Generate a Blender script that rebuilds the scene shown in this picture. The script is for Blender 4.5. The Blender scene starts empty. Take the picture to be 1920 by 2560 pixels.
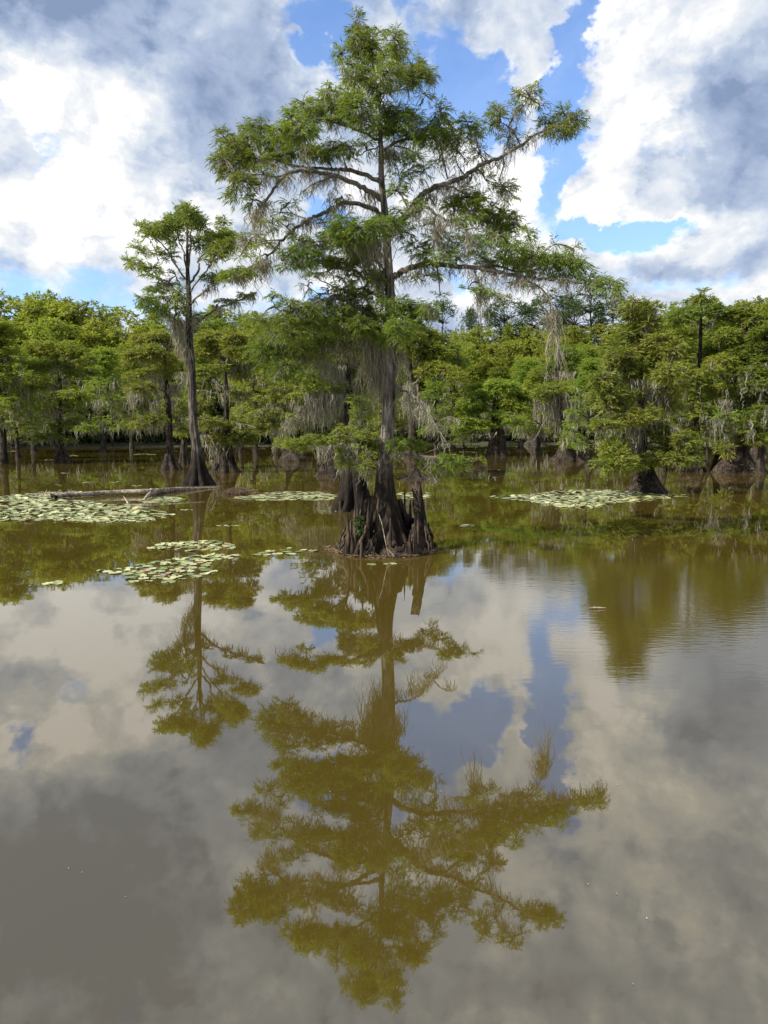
import bpy, math, random
import numpy as np
from mathutils import Vector
rng = np.random.default_rng(7)
random.seed(7)
sc = bpy.context.scene
COL = sc.collection
R = math.radians
# ------------------------------------------------------------------ camera
F = 1849.0
PITCH = R(6.42)
CH = 2.4
CP, SP = math.cos(PITCH), math.sin(PITCH)
cam_d = bpy.data.cameras.new('camera')
cam_d.sensor_fit = 'VERTICAL'; cam_d.sensor_height = 36.0; cam_d.lens = F / 2560 * 36
cam_d.clip_end = 6000
cam = bpy.data.objects.new('camera', cam_d); COL.objects.link(cam)
cam.location = (0, 0, CH); cam.rotation_euler = (math.pi / 2 - PITCH, 0, 0)
sc.camera = cam

def ray(px, py):
    a = (px - 960) / F; b = (1280 - py) / F
    return a, CP + b * SP, -SP + b * CP
def at(px, py, D):
    a, dy, dz = ray(px, py)
    return np.array([a * D / dy, D, CH + dz * D / dy])
def gp(px, py, z=0.0):
    a, dy, dz = ray(px, py)
    t = (z - CH) / dz
    return np.array([a * t, dy * t, z])
def pxs(py, D):                      # metres per source pixel at depth D
    return D / ray(960, py)[1] / F

# ------------------------------------------------------------------ materials
def new_mat(name):
    m = bpy.data.materials.new(name); m.use_nodes = True
    nt = m.node_tree; nt.nodes.clear()
    return m, nt
def N(nt, t, **kw):
    n = nt.nodes.new(t)
    for k, v in kw.items():
        if k == 'inp':
            for kk, vv in v.items(): n.inputs[kk].default_value = vv
        else: setattr(n, k, v)
    return n
def ramp(nt, stops):
    n = nt.nodes.new('ShaderNodeValToRGB'); cr = n.color_ramp
    while len(cr.elements) < len(stops): cr.elements.new(.5)
    for e, (p, c) in zip(cr.elements, stops):
        e.position = p; e.color = (*c, 1)
    return n
def leaf_mat(name, dark, light, other, trans=.35, var=.5):
    m, nt = new_mat(name); L = nt.links
    geo = N(nt, 'ShaderNodeNewGeometry'); oi = N(nt, 'ShaderNodeObjectInfo')
    tc = N(nt, 'ShaderNodeTexCoord')
    no = N(nt, 'ShaderNodeTexNoise', inp={'Scale': .9, 'Detail': 2.0})
    L.new(tc.outputs['Object'], no.inputs['Vector'])
    mx = N(nt, 'ShaderNodeMath', operation='MULTIPLY_ADD', inp={1: .6, 2: 0.0})
    L.new(geo.outputs['Random Per Island'], mx.inputs[0])
    ad = N(nt, 'ShaderNodeMath', operation='MULTIPLY_ADD', inp={1: .8})
    L.new(no.outputs['Fac'], ad.inputs[0]); L.new(mx.outputs[0], ad.inputs[2])
    rp = ramp(nt, [(.15, dark), (.62, light), (.95, other)])
    L.new(ad.outputs[0], rp.inputs[0])
    hs = N(nt, 'ShaderNodeHueSaturation')
    mr = N(nt, 'ShaderNodeMapRange', inp={'To Min': .5 - .035 * var, 'To Max': .5 + .03 * var})
    L.new(oi.outputs['Random'], mr.inputs['Value']); L.new(mr.outputs[0], hs.inputs['Hue'])
    fr = N(nt, 'ShaderNodeMath', operation='MULTIPLY', inp={1: 7.31}); L.new(oi.outputs['Random'], fr.inputs[0])
    fr2 = N(nt, 'ShaderNodeMath', operation='FRACT'); L.new(fr.outputs[0], fr2.inputs[0])
    mv = N(nt, 'ShaderNodeMapRange', inp={'To Min': 1 - .35 * var, 'To Max': 1 + .35 * var})
    L.new(fr2.outputs[0], mv.inputs['Value']); L.new(mv.outputs[0], hs.inputs['Value'])
    L.new(rp.outputs[0], hs.inputs['Color'])
    p = N(nt, 'ShaderNodeBsdfPrincipled', inp={'Roughness': .6, 'Specular IOR Level': .2})
    L.new(hs.outputs[0], p.inputs['Base Color'])
    t = N(nt, 'ShaderNodeBsdfTranslucent')
    g = N(nt, 'ShaderNodeMix', data_type='RGBA', blend_type='MULTIPLY', inp={0: 1.0})
    g.inputs[7].default_value = (1.5, 1.45, .75, 1)
    L.new(hs.outputs[0], g.inputs[6]); L.new(g.outputs[2], t.inputs['Color'])
    mix = N(nt, 'ShaderNodeMixShader', inp={0: trans})
    o = N(nt, 'ShaderNodeOutputMaterial')
    L.new(p.outputs[0], mix.inputs[1]); L.new(t.outputs[0], mix.inputs[2]); L.new(mix.outputs[0], o.inputs['Surface'])
    return m
def bark_mat(name, deep, mid, light, sc_xy=9., sc_z=1.1, bump=1.0, wet=None):
    m, nt = new_mat(name); L = nt.links
    tc = N(nt, 'ShaderNodeTexCoord')
    mp = N(nt, 'ShaderNodeMapping'); mp.inputs['Scale'].default_value = (sc_xy, sc_xy, sc_z)
    L.new(tc.outputs['Object'], mp.inputs[0])
    n1 = N(nt, 'ShaderNodeTexNoise', inp={'Scale': 1.6, 'Detail': 6.0, 'Roughness': .65, 'Distortion': .4})
    L.new(mp.outputs[0], n1.inputs['Vector'])
    n2 = N(nt, 'ShaderNodeTexNoise', inp={'Scale': 2.2, 'Detail': 4.0})
    L.new(tc.outputs['Object'], n2.inputs['Vector'])
    a = N(nt, 'ShaderNodeMath', operation='MULTIPLY_ADD', inp={1: .35})
    L.new(n2.outputs['Fac'], a.inputs[0]); 
    b = N(nt, 'ShaderNodeMath', operation='MULTIPLY', inp={1: .75}); L.new(n1.outputs['Fac'], b.inputs[0])
    L.new(b.outputs[0], a.inputs[2])
    rp = ramp(nt, [(.40, deep), (.53, mid), (.66, light)])
    L.new(a.outputs[0], rp.inputs[0])
    p = N(nt, 'ShaderNodeBsdfPrincipled', inp={'Roughness': .85, 'Specular IOR Level': .2})
    last = rp.outputs[0]
    if wet is not None:              # tide-stained dark foot with a ragged upper edge
        geo = N(nt, 'ShaderNodeNewGeometry'); sx = N(nt, 'ShaderNodeSeparateXYZ')
        L.new(geo.outputs['Position'], sx.inputs[0])
        w = N(nt, 'ShaderNodeMath', operation='MULTIPLY_ADD', inp={1: -.7}); L.new(n1.outputs['Fac'], w.inputs[0]); L.new(sx.outputs['Z'], w.inputs[2])
        mr = N(nt, 'ShaderNodeMapRange', interpolation_type='SMOOTHSTEP', inp={'From Min': wet - .75, 'From Max': wet - .1, 'To Min': 1.0, 'To Max': 0.0})
        L.new(w.outputs[0], mr.inputs['Value'])
        mx = N(nt, 'ShaderNodeMix', data_type='RGBA', blend_type='MULTIPLY')
        L.new(mr.outputs[0], mx.inputs[0]); L.new(last, mx.inputs[6]); mx.inputs[7].default_value = (.20, .16, .13, 1)
        last = mx.outputs[2]
    L.new(last, p.inputs['Base Color'])
    bp = N(nt, 'ShaderNodeBump', inp={'Strength': bump, 'Distance': .05}); L.new(n1.outputs['Fac'], bp.inputs['Height'])
    L.new(bp.outputs[0], p.inputs['Normal'])
    o = N(nt, 'ShaderNodeOutputMaterial'); L.new(p.outputs[0], o.inputs['Surface'])
    return m
M = {}
M['leaf_main'] = leaf_mat('cypress_leaf', (.042, .076, .012), (.112, .172, .026), (.18, .22, .04), .46, .5)
M['leaf_mid'] = leaf_mat('cypress_leaf_midwater', (.064, .108, .014), (.14, .20, .028), (.215, .24, .045), .47, .6)
M['leaf_bright'] = leaf_mat('cypress_leaf_bright', (.075, .135, .014), (.16, .24, .028), (.24, .29, .045), .42, .4)
M['leaf_yellow'] = leaf_mat('cypress_leaf_yellowing', (.075, .11, .016), (.152, .195, .030), (.215, .22, .05), .42, .3)
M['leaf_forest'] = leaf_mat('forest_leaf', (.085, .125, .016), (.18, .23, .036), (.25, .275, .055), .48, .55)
M['leaf_pine'] = leaf_mat('pine_needle', (.016, .034, .012), (.040, .070, .022), (.07, .10, .032), .15, .3)
M['leaf_ivy'] = leaf_mat('ivy_leaf', (.014, .03, .008), (.032, .06, .012), (.05, .085, .02), .2, .5)
M['moss'] = leaf_mat('spanish_moss', (.085, .081, .060), (.18, .173, .135), (.28, .268, .215), .3, .2)
M['bark'] = bark_mat('cypress_bark', (.010, .008, .007), (.030, .025, .021), (.12, .105, .09), wet=1.3)
M['bark_main'] = bark_mat('old_cypress_bark', (.018, .015, .012), (.085, .072, .06), (.30, .27, .235), wet=1.75)
M['bark_limb'] = bark_mat('limb_bark', (.035, .03, .025), (.10, .085, .07), (.22, .2, .17), 14., 6.)
M['bark_dark'] = bark_mat('wet_root_bark', (.004, .0032, .0028), (.013, .0098, .0075), (.08, .058, .042), 12., 1.5)
M['root'] = bark_mat('aerial_root_bark', (.006, .0045, .004), (.026, .019, .013), (.11, .08, .055), 14., 2.)
M['bark_far'] = bark_mat('distant_bark', (.008, .006, .005), (.018, .014, .011), (.055, .045, .036), 3., .5)
M['wood_log'] = bark_mat('weathered_log_wood', (.05, .04, .03), (.17, .14, .105), (.36, .31, .25), 6., 6.)
M['twig'] = bark_mat('dead_twig_wood', (.12, .10, .085), (.28, .25, .21), (.46, .42, .36), 20., 20., .2)
M['litter'] = bark_mat('root_litter', (.03, .02, .013), (.10, .07, .045), (.22, .16, .10), 25., 25., .4)

def pad_mat():
    m, nt = new_mat('lily_pad_leaf'); L = nt.links
    oi = N(nt, 'ShaderNodeObjectInfo'); geo = N(nt, 'ShaderNodeNewGeometry')
    s = N(nt, 'ShaderNodeMath', operation='ADD'); L.new(oi.outputs['Random'], s.inputs[0]); L.new(geo.outputs['Random Per Island'], s.inputs[1])
    fr = N(nt, 'ShaderNodeMath', operation='FRACT'); L.new(s.outputs[0], fr.inputs[0])
    rp = ramp(nt, [(0., (.09, .12, .035)), (.45, (.24, .27, .11)), (.85, (.40, .41, .22)), (1., (.28, .20, .08))])
    L.new(fr.outputs[0], rp.inputs[0])
    tc = N(nt, 'ShaderNodeTexCoord'); no = N(nt, 'ShaderNodeTexNoise', inp={'Scale': 14., 'Detail': 3.}); L.new(tc.outputs['Object'], no.inputs['Vector'])
    mx = N(nt, 'ShaderNodeMix', data_type='RGBA', blend_type='MULTIPLY', inp={0: .5}); L.new(rp.outputs[0], mx.inputs[6]); L.new(no.outputs['Fac'], mx.inputs[7])
    g = N(nt, 'ShaderNodeHueSaturation', inp={'Value': 1.5}); L.new(mx.outputs[2], g.inputs['Color'])
    p = N(nt, 'ShaderNodeBsdfPrincipled', inp={'Roughness': .38, 'Specular IOR Level': .6})
    L.new(g.outputs[0], p.inputs['Base Color'])
    o = N(nt, 'ShaderNodeOutputMaterial'); L.new(p.outputs[0], o.inputs['Surface'])
    return m
M['pad'] = pad_mat()

def water_mat():
    m, nt = new_mat('muddy_water'); L = nt.links
    tc = N(nt, 'ShaderNodeTexCoord')
    def noise(scale_xyz, sc, det, rough=.5):
        mp = N(nt, 'ShaderNodeMapping'); mp.inputs['Scale'].default_value = scale_xyz
        L.new(tc.outputs['Object'], mp.inputs[0])
        n = N(nt, 'ShaderNodeTexNoise', inp={'Scale': sc, 'Detail': det, 'Roughness': rough}); L.new(mp.outputs[0], n.inputs['Vector'])
        return n
    big = noise((1, 1, 1), .12, 2.)
    c = ramp(nt, [(.35, (.051, .037, .0062)), (.65, (.062, .045, .0080))]); L.new(big.outputs['Fac'], c.inputs[0])
    p = N(nt, 'ShaderNodeBsdfPrincipled', inp={'Roughness': .012, 'IOR': 2.7, 'Specular Tint': (1., .97, .92, 1.)})
    L.new(c.outputs[0], p.inputs['Base Color'])
    fine = noise((.5, 1.5, 1), 9., 5.)          # wind ripples, crests along x
    swell = noise((.5, 1., 1), .9, 2.)
    patch = noise((.6, 1., 1), .11, 1.)
    # where the breeze touches: a broad patch on the right, with a ragged outline
    sx = N(nt, 'ShaderNodeSeparateXYZ'); L.new(tc.outputs['Object'], sx.inputs[0])
    def mapr(sock, a, b, c0, d):
        n = N(nt, 'ShaderNodeMapRange', interpolation_type='SMOOTHSTEP', inp={'From Min': a, 'From Max': b, 'To Min': c0, 'To Max': d}); L.new(sock, n.inputs['Value']); return n.outputs[0]
    def mul(a, b):
        n = N(nt, 'ShaderNodeMath', operation='MULTIPLY')
        for i, s in enumerate((a, b)):
            if isinstance(s, float): n.inputs[i].default_value = s
            else: L.new(s, n.inputs[i])
        return n.outputs[0]
    def add(a, b):
        n = N(nt, 'ShaderNodeMath', operation='ADD')
        for i, s in enumerate((a, b)):
            if isinstance(s, float): n.inputs[i].default_value = s
            else: L.new(s, n.inputs[i])
        return n.outputs[0]
    wx = mapr(sx.outputs['X'], .5, 4., 0., 1.); wy = mapr(sx.outputs['Y'], 6.0, 8.0, 0., 1.); wy2 = mapr(sx.outputs['Y'], 11., 14.5, 1., .06)
    wind = mul(mul(wx, mul(wy, wy2)), mapr(patch.outputs['Fac'], .35, .6, .25, 1.))
    amp = add(mul(wind, 1.0), add(.03, mul(mapr(patch.outputs['Fac'], .5, .7, 0., 1.), .10)))
    h = add(mul(mul(fine.outputs['Fac'], amp), .0022), mul(swell.outputs['Fac'], .0018))
    b = N(nt, 'ShaderNodeBump', inp={'Strength': 1., 'Distance': 1.}); L.new(h, b.inputs['Height'])
    L.new(b.outputs[0], p.inputs['Normal'])
    o = N(nt, 'ShaderNodeOutputMaterial'); L.new(p.outputs[0], o.inputs['Surface'])
    return m
M['water'] = water_mat()

# ------------------------------------------------------------------ mesh helpers
class MB:
    def __init__(s): s.V = []; s.Q = []; s.n = 0
    def add(s, v, q):
        v = np.asarray(v, float).reshape(-1, 3); q = np.asarray(q, int).reshape(-1, 4)
        s.V.append(v); s.Q.append(q + s.n); s.n += len(v)
    def empty(s): return s.n == 0
    def build(s, name, mat, parent=None, smooth=True, origin=None):
        V = np.concatenate(s.V); Q = np.concatenate(s.Q)
        if origin is not None: V = V - np.asarray(origin)
        return link(name, mesh(name, V, Q, mat, smooth), parent)
def mesh(name, V, Q, mat, smooth=True):
    me = bpy.data.meshes.new(name)
    me.vertices.add(len(V)); me.vertices.foreach_set('co', np.ascontiguousarray(V, dtype=np.float32).ravel())
    me.loops.add(len(Q) * 4); me.loops.foreach_set('vertex_index', np.ascontiguousarray(Q, dtype=np.int32).ravel())
    me.polygons.add(len(Q)); me.polygons.foreach_set('loop_start', np.arange(0, len(Q) * 4, 4, dtype=np.int32))
    me.polygons.foreach_set('use_smooth', np.full(len(Q), smooth, dtype=bool))
    me.update(calc_edges=True)
    me.materials.append(mat)
    return me
def link(name, me, parent=None):
    o = bpy.data.objects.new(name, me); COL.objects.link(o)
    if parent is not None: o.parent = parent
    return o
def thing(name, label, cat, loc, group=None):
    o = bpy.data.objects.new(name, None); COL.objects.link(o); o.location = tuple(loc)
    o.empty_display_size = .3
    o['label'] = label; o['category'] = cat
    if group: o['group'] = group
    return o
def tag(o, label, cat, group=None):
    o['label'] = label; o['category'] = cat
    if group: o['group'] = group
    return o
def spline(P, per=5):
    P = np.asarray(P, float); n = len(P); out = []
    for i in range(n - 1):
        p0 = P[max(i - 1, 0)]; p1 = P[i]; p2 = P[i + 1]; p3 = P[min(i + 2, n - 1)]
        for t in np.linspace(0, 1, per, endpoint=False):
            out.append(.5 * ((2 * p1) + (-p0 + p2) * t + (2 * p0 - 5 * p1 + 4 * p2 - p3) * t * t + (-p0 + 3 * p1 - 3 * p2 + p3) * t ** 3))
    out.append(P[-1]); return np.array(out)
def tube(mb, P, r, sides=6, lobes=None):
    """P (n,3), r (n) ; lobes(i, theta)->multiplier"""
    P = np.asarray(P, float); r = np.broadcast_to(np.asarray(r, float), (len(P),))
    T = np.gradient(P, axis=0); T /= np.linalg.norm(T, axis=1)[:, None] + 1e-9
    ref = np.array([0, 1., 0]) if abs(T[0][1]) < .8 else np.array([1., 0, 0])
    th = np.linspace(0, 2 * np.pi, sides, endpoint=False)
    rings = []
    u = np.cross(ref, T[0]); u /= np.linalg.norm(u)
    for i in range(len(P)):
        u = u - T[i] * np.dot(u, T[i]); u /= np.linalg.norm(u) + 1e-9
        w = np.cross(T[i], u)
        m = 1. if lobes is None else lobes(i, th)
        rr = (r[i] * m) * np.ones(sides)
        rings.append(P[i] + rr[:, None] * (np.cos(th)[:, None] * u + np.sin(th)[:, None] * w))
    V = np.concatenate(rings)
    i0 = np.arange(len(P) - 1)[:, None] * sides; k = np.arange(sides)[None]; k2 = (k + 1) % sides
    Q = np.stack([i0 + k, i0 + k2, i0 + sides + k2, i0 + sides + k], -1).reshape(-1, 4)
    mb.add(V, Q)
def norm(a): return a / (np.linalg.norm(a, axis=-1, keepdims=True) + 1e-9)
def kites(mb, p, d, L, W, flat=None):
    """n narrow leaf sprays: root p, direction d, length L, width W"""
    n = len(p)
    if flat is None: s = rng.normal(size=(n, 3))
    else: s = np.cross(d, np.array([0, 0, 1.]) + flat * rng.normal(size=(n, 3)))
    s = norm(s - d * (s * d).sum(1)[:, None])
    L = np.broadcast_to(L, (n,))[:, None]; W = np.broadcast_to(W, (n,))[:, None]
    m = p + d * L * .45
    V = np.stack([p, m + s * W * .5, p + d * L + np.array([0, 0, -.08]) * L, m - s * W * .5], 1).reshape(-1, 3)
    mb.add(V, np.arange(4 * n).reshape(-1, 4))
def sphere_pts(n):
    v = norm(rng.normal(size=(n, 3))); return v
def spray(mb, c, rad, ntw, nb, L, W, droop=.5, flat=None, twigs=None, up=.15, shell=.55):
    """foliage clump: ntw twigs leave the middle of an ellipsoid, each carrying nb sprays"""
    c = np.asarray(c); rad = np.asarray(rad)
    e = sphere_pts(ntw) * (.2 + .5 * rng.random((ntw, 1)) ** .5)
    st = c + e * rad
    fl = np.array([1, 1, .35 if flat is not None else .8])
    d = norm(norm(e * rad) * .9 + rng.normal(size=(ntw, 3)) * .5 * fl + np.array([0, 0, up]))
    lm_ = np.clip(.5 * rad.mean(), 1.6 * L, 4. * L)
    ln = lm_ * (.55 + .7 * rng.random(ntw)); d = d * ln[:, None] * np.minimum(1, rad / rad.max() * 1.5)
    ln = np.linalg.norm(d, axis=1)
    t = (np.arange(nb) + rng.random((ntw, nb))) / nb
    sag = (t ** 2)[..., None] * np.array([0, 0, -1.]) * (ln[:, None, None] * (.12 + .3 * max(droop, 0)))
    p = st[:, None] + d[:, None] * t[..., None] + sag
    dn = norm(d)[:, None]
    side = norm(np.cross(dn, np.array([0, 0, 1.]) + 0 * dn)) * rng.choice([-1., 1.], size=(ntw, nb))[..., None]
    bd = norm(dn * .7 + side * .6 + rng.normal(size=(ntw, nb, 3)) * .25 + np.array([0, 0, -1.]) * droop * (.3 + rng.random((ntw, nb, 1))))
    kites(mb, p.reshape(-1, 3), bd.reshape(-1, 3), L * (.6 + .7 * rng.random(ntw * nb)), W * (.7 + .6 * rng.random(ntw * nb)), flat)
    if twigs is not None:
        for i in range(0, ntw, 3):
            q = np.stack([c + (st[i] - c) * .1, st[i], st[i] + d[i] * .5, st[i] + d[i] * .95 - np.array([0, 0, .2]) * ln[i]])
            tube(twigs[0], q, np.linspace(twigs[1], twigs[1] * .3, 4), 3)
    return st
def moss(mb, top, width, length, n, w, depth=None, seg=7):
    """hanging curtain of moss strands below point(s) top"""
    top = np.asarray(top, float).reshape(-1, 3)
    b = top[rng.integers(0, len(top), n)] + rng.normal(size=(n, 3)) * np.array([width * .4, (depth or width) * .4, length * .05])
    Ls = length * (.25 + .75 * rng.random(n) ** 1.3)
    ang = rng.random(n) * np.pi
    s = np.stack([np.cos(ang), np.sin(ang) * .6, 0 * ang], 1)
    dr = np.cumsum(rng.normal(size=(n, seg, 3)) * np.array([1, 1, 0]) * .030 * (1 + .8 * Ls[:, None, None]), axis=1)
    conv = rng.normal(size=(n, 1, 3)) * 0
    t = np.linspace(0, 1, seg)
    P = b[:, None] + dr + conv + np.stack([0 * t, 0 * t, -t], -1)[None] * Ls[:, None, None]
    P[:, :, 0] = b[:, None, 0] + (P[:, :, 0] - b[:, None, 0]) - (b[:, None, 0] - b[:, 0].mean()) * .25 * t[None] ** 2 * (len(top) == 1)
    prof = np.interp(t, [0, .2, .6, 1], [.5, 1.1, .8, .12])
    wd = w * (.6 + .8 * rng.random(n))[:, None, None] * prof[None, :, None] * .5
    A = P + s[:, None] * wd; B = P - s[:, None] * wd
    V = np.stack([A, B], 2).reshape(-1, 3)
    base = (np.arange(n) * seg * 2)[:, None] + np.arange(seg - 1)[None] * 2
    Q = np.stack([base, base + 1, base + 3, base + 2], -1).reshape(-1, 4)
    mb.add(V, Q)

# ------------------------------------------------------------------ traced cypress tree
LEAFSCALE = 1.0
class Tree:
    """bald cypress whose trunk, limbs and foliage clumps are measured from the photograph and set at their real distance"""
    def __init__(s, name, label, base, leaf, trunk, bark='bark', D=None, cat='tree', limb_bark='bark_limb'):
        g = gp(*base); s.D = D or g[1]
        s.o = at(base[0], base[1], s.D); s.o[2] = 0
        s.root = thing(name, label, cat, s.o)
        s.leaf = leaf; s.limb_bark = limb_bark
        s.limbs = []          # (pts3d, radii)
        s.px = pxs(1100, s.D)
        T = np.array([list(at(x, y, s.D + (dz[0] if dz else 0))) + [w * .5 * pxs(y, s.D)] for (x, y, w, *dz) in trunk])
        s.T = spline(T, 6)
        s.lb = []; s.lf = []; s.lm = []; s.lc = []
        s.bark = bark
    def build_trunk(s, flare=0., lobes=9, amp=.16, sides=40, toph=1.2):
        mb = MB(); P = s.T[:, :3]; r = s.T[:, 3]
        ph = rng.random(6) * 6.28
        def lf(i, th):
            z = max(P[i][2], 0); k = math.exp(-z / toph)
            a = amp * (.35 + 1.2 * k)
            rid = np.abs(np.sin(th * lobes / 2 + ph[0] + .25 * math.sin(z * 1.7))) ** .7
            rid2 = np.abs(np.sin(th * (lobes * .5 + 2) + ph[1] + .4 * math.sin(z * 1.1 + 1))) 
            return 1 + a * (rid - .6) * 1.3 + a * .6 * (rid2 - .6) + .05 * np.sin(th * 2 + ph[2] + z * .8) + flare * k * (rid - .3)
        tube(mb, P, r, sides, lf)
        return mb.build('trunk', M[s.bark], s.root, True, s.o)
    def limb(s, pts, w0, w1, dz=0., subs=(), par=None):
        """pts: pixel path; dz: depth the tip swings away from the trunk plane"""
        n = len(pts); L = np.cumsum([0] + [math.dist(pts[i][:2], pts[i + 1][:2]) for i in range(n - 1)]); L = L / L[-1]
        P = spline([at(p[0], p[1], s.D + dz * l) for p, l in zip(pts, L)], 5)
        P[1:-1] += rng.normal(size=(len(P) - 2, 3)) * .012 * s.D / 14.7
        r = np.linspace(w0, w1, len(P)) * .5 * s.px
        mb = MB(); tube(mb, P, r, 8, lambda i, th: 1 + .13 * np.sin(th * 3 + i) + .08 * np.sin(th * 5 + i * 2.3))
        paths = [P]
        for (sp, a, b, sdz) in subs:
            # depth at the root of the side branch
            q0 = np.array(sp[0][:2]); d = [math.dist(q0, p[:2]) for p in pts]; l0 = L[int(np.argmin(d))]
            m = len(sp)
            SP_ = spline([at(p[0], p[1], s.D + dz * l0 + sdz * k / (m - 1)) for k, p in enumerate(sp)], 4)
            tube(mb, SP_, np.linspace(a, b, len(SP_)) * .5 * s.px, 6); paths.append(SP_)
        s.limbs.append(paths); s.lb.append(mb); s.lf.append(MB()); s.lm.append(MB()); s.lc.append([])
        return len(s.limbs) - 1
    def pick(s, px, py, limb=None):
        best = None
        for i, paths in enumerate(s.limbs):
            if limb is not None and i != limb: continue
            for P in paths:
                sx = 960 + F * P[:, 0] / (P[:, 1] * CP - (P[:, 2] - CH) * SP)
                sy = 1280 - F * (P[:, 1] * SP + (P[:, 2] - CH) * CP) / (P[:, 1] * CP - (P[:, 2] - CH) * SP)
                d = np.hypot(sx - px, (sy - py) * 1.1 + 6)
                k = int(np.argmin(d))
                if best is None or d[k] < best[0]: best = (d[k], i, P[k], P)
        return best
    def clump(s, px, py, rx, ry, dens=1., jit=.5, limb=None, droop=.5, leafL=.12, leafW=.026, moss_p=.35, flat=None, up=.15):
        d, i, q, _ = s.pick(px, py, limb)
        D = q[1] + rng.uniform(-1, 1) * jit
        c = at(px, py, D); k = pxs(py, D)
        rad = np.array([rx * k, min(max(rx, ry) * k * .9, .9 * s.D / 14.7), ry * k])
        area = math.pi * rx * ry
        nb = 11; ntw = max(5, int(area * .30 * dens / nb * (.12 * .026 * (14.7 ** -2) / (leafL * leafW * s.D ** -2)) ** .8))
        st = spray(s.lf[i], c, rad, ntw, nb, leafL, leafW, droop, flat, (s.lb[i], .009 * s.D / 14.7), up)
        # side branch that carries the clump
        tt = np.linspace(0, 1, 6)[:, None]
        mid = np.array([0, 0, 1.]) * np.linalg.norm(c - q) * .12
        tube(s.lb[i], q + (c - q) * tt + mid * np.sin(tt * math.pi) + rng.normal(size=(6, 3)) * .02 * (tt * (1 - tt)), np.linspace(.022, .008, 6) * s.D / 14.7, 5)
        if rng.random() < moss_p:
            for _ in range(rng.integers(1, 4)):
                b = c + sphere_pts(1)[0] * rad * np.array([.7, .7, .2]) - np.array([0, 0, .5]) * rad
                moss(s.lm[i], b, .08, .18 + .3 * rng.random(), 10, .013 * s.D / 14.7)
    def moss_on_limb(s, i, n, ln=.35, w=.013, cnt=8, start=.1):
        for P in s.limbs[i]:
            for _ in range(max(1, int(n * len(P) / len(s.limbs[i][0])))):
                k = rng.integers(int(start * len(P)), len(P))
                moss(s.lm[i], P[k], .07 * s.D / 14.7, ln * (.3 + .9 * rng.random()), cnt, w * s.D / 14.7)
    def moss_at(s, px, py, width, length, n, w=.014, limb=None, depth=None, jit=.0):
        d, i, q, _ = s.pick(px, py, limb); k = pxs(py, q[1])
        c = at(px, py, q[1] + jit)
        b = MB(); moss(b, c, width * k, length * k, n, w * s.D / 14.7, depth); s.lc[i].append(b)
    def finish(s):
        for b, f, m, cs in zip(s.lb, s.lf, s.lm, s.lc):
            o = b.build('limb', M[s.limb_bark], s.root, True, s.o)
            if not f.empty(): f.build('foliage', M[s.leaf], o, False, s.o)
            if not m.empty(): m.build('moss_foliage', M['moss'], o, False, s.o)
            for b2 in cs: b2.build('hanging_moss', M['moss'], o, False, s.o)

# ================================================================== main tree
t = Tree('cypress_tree', 'tallest mossy bald cypress rising from a dark hollow root base in the open water', (962, 1372), 'leaf_main',
         [(960, 1400, 150), (960, 1372, 134), (960, 1334, 106), (961, 1290, 78), (962, 1240, 56), (961, 1190, 43), (964, 1140, 35), (970, 1060, 31), (972, 970, 32), (974, 880, 29), (975, 762, 24), (971, 660, 21), (962, 530, 18), (954, 454, 16), (951, 338, 11), (942, 222, 7), (926, 136, 6), (893, 40, 2)], 'bark_main')
t.build_trunk(flare=.35, lobes=9, amp=.17, sides=56, toph=.5)
L = {}
L['ul'] = t.limb([(955, 500), (919, 474), (873, 451), (827, 437), (780, 428), (734, 428), (705, 445), (682, 477), (660, 510), (640, 535)], 13, 4, -.9,
    [([(734, 428), (694, 442), (659, 437), (618, 434), (580, 420)], 5, 2, -.4), ([(720, 430), (690, 412), (650, 400), (600, 380)], 5, 2, .4),
     ([(780, 428), (768, 410), (764, 360), (750, 320)], 4, 1.5, .2), ([(835, 440), (810, 450), (780, 462), (757, 480)], 4, 2, -.2), ([(840, 440), (838, 460), (818, 505)], 2, 1, .1)])
L['ul2'] = t.limb([(950, 455), (896, 431), (853, 425), (832, 424), (780, 420), (720, 408), (650, 380)], 11, 4, 1.0,
    [([(832, 424), (820, 400), (800, 370)], 4, 1.5, .3), ([(870, 428), (860, 400), (850, 375)], 3, 1.5, -.4)])
L['arch'] = t.limb([(958, 545), (948, 533), (919, 516), (867, 507), (832, 521), (795, 539), (769, 550), (740, 571), (705, 600), (688, 623), (659, 652), (627, 666), (589, 686)], 12, 3, -.6,
    [([(769, 548), (734, 535), (715, 515)], 4, 1.5, .3), ([(705, 600), (665, 602), (620, 612)], 4, 1.5, .2), ([(730, 580), (700, 555), (680, 545)], 3, 1.5, -.3), ([(867, 507), (855, 496), (840, 500), (834, 520)], 3, 1.5, -.1)])
L['ur'] = t.limb([(968, 590), (985, 565), (1025, 531), (1048, 494), (1082, 471), (1119, 457), (1163, 440), (1207, 410), (1251, 393), (1301, 363), (1335, 339), (1369, 322), (1393, 312), (1440, 292)], 17, 3, .7,
    [([(1301, 363), (1285, 332), (1271, 317), (1250, 305)], 5, 2, -.2), ([(1271, 317), (1288, 285), (1315, 258), (1332, 217)], 4, 1.5, .2), ([(1119, 447), (1102, 366), (1099, 319), (1102, 258)], 4, 1.5, -.3),
     ([(1258, 393), (1259, 417), (1249, 450), (1262, 475)], 4, 1.5, .2), ([(1163, 440), (1140, 400), (1150, 340)], 4, 1.5, .5), ([(1207, 410), (1200, 380), (1180, 330)], 3, 1.5, .4), ([(1180, 436), (1172, 455), (1140, 470)], 5, 2, -.3)])
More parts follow.
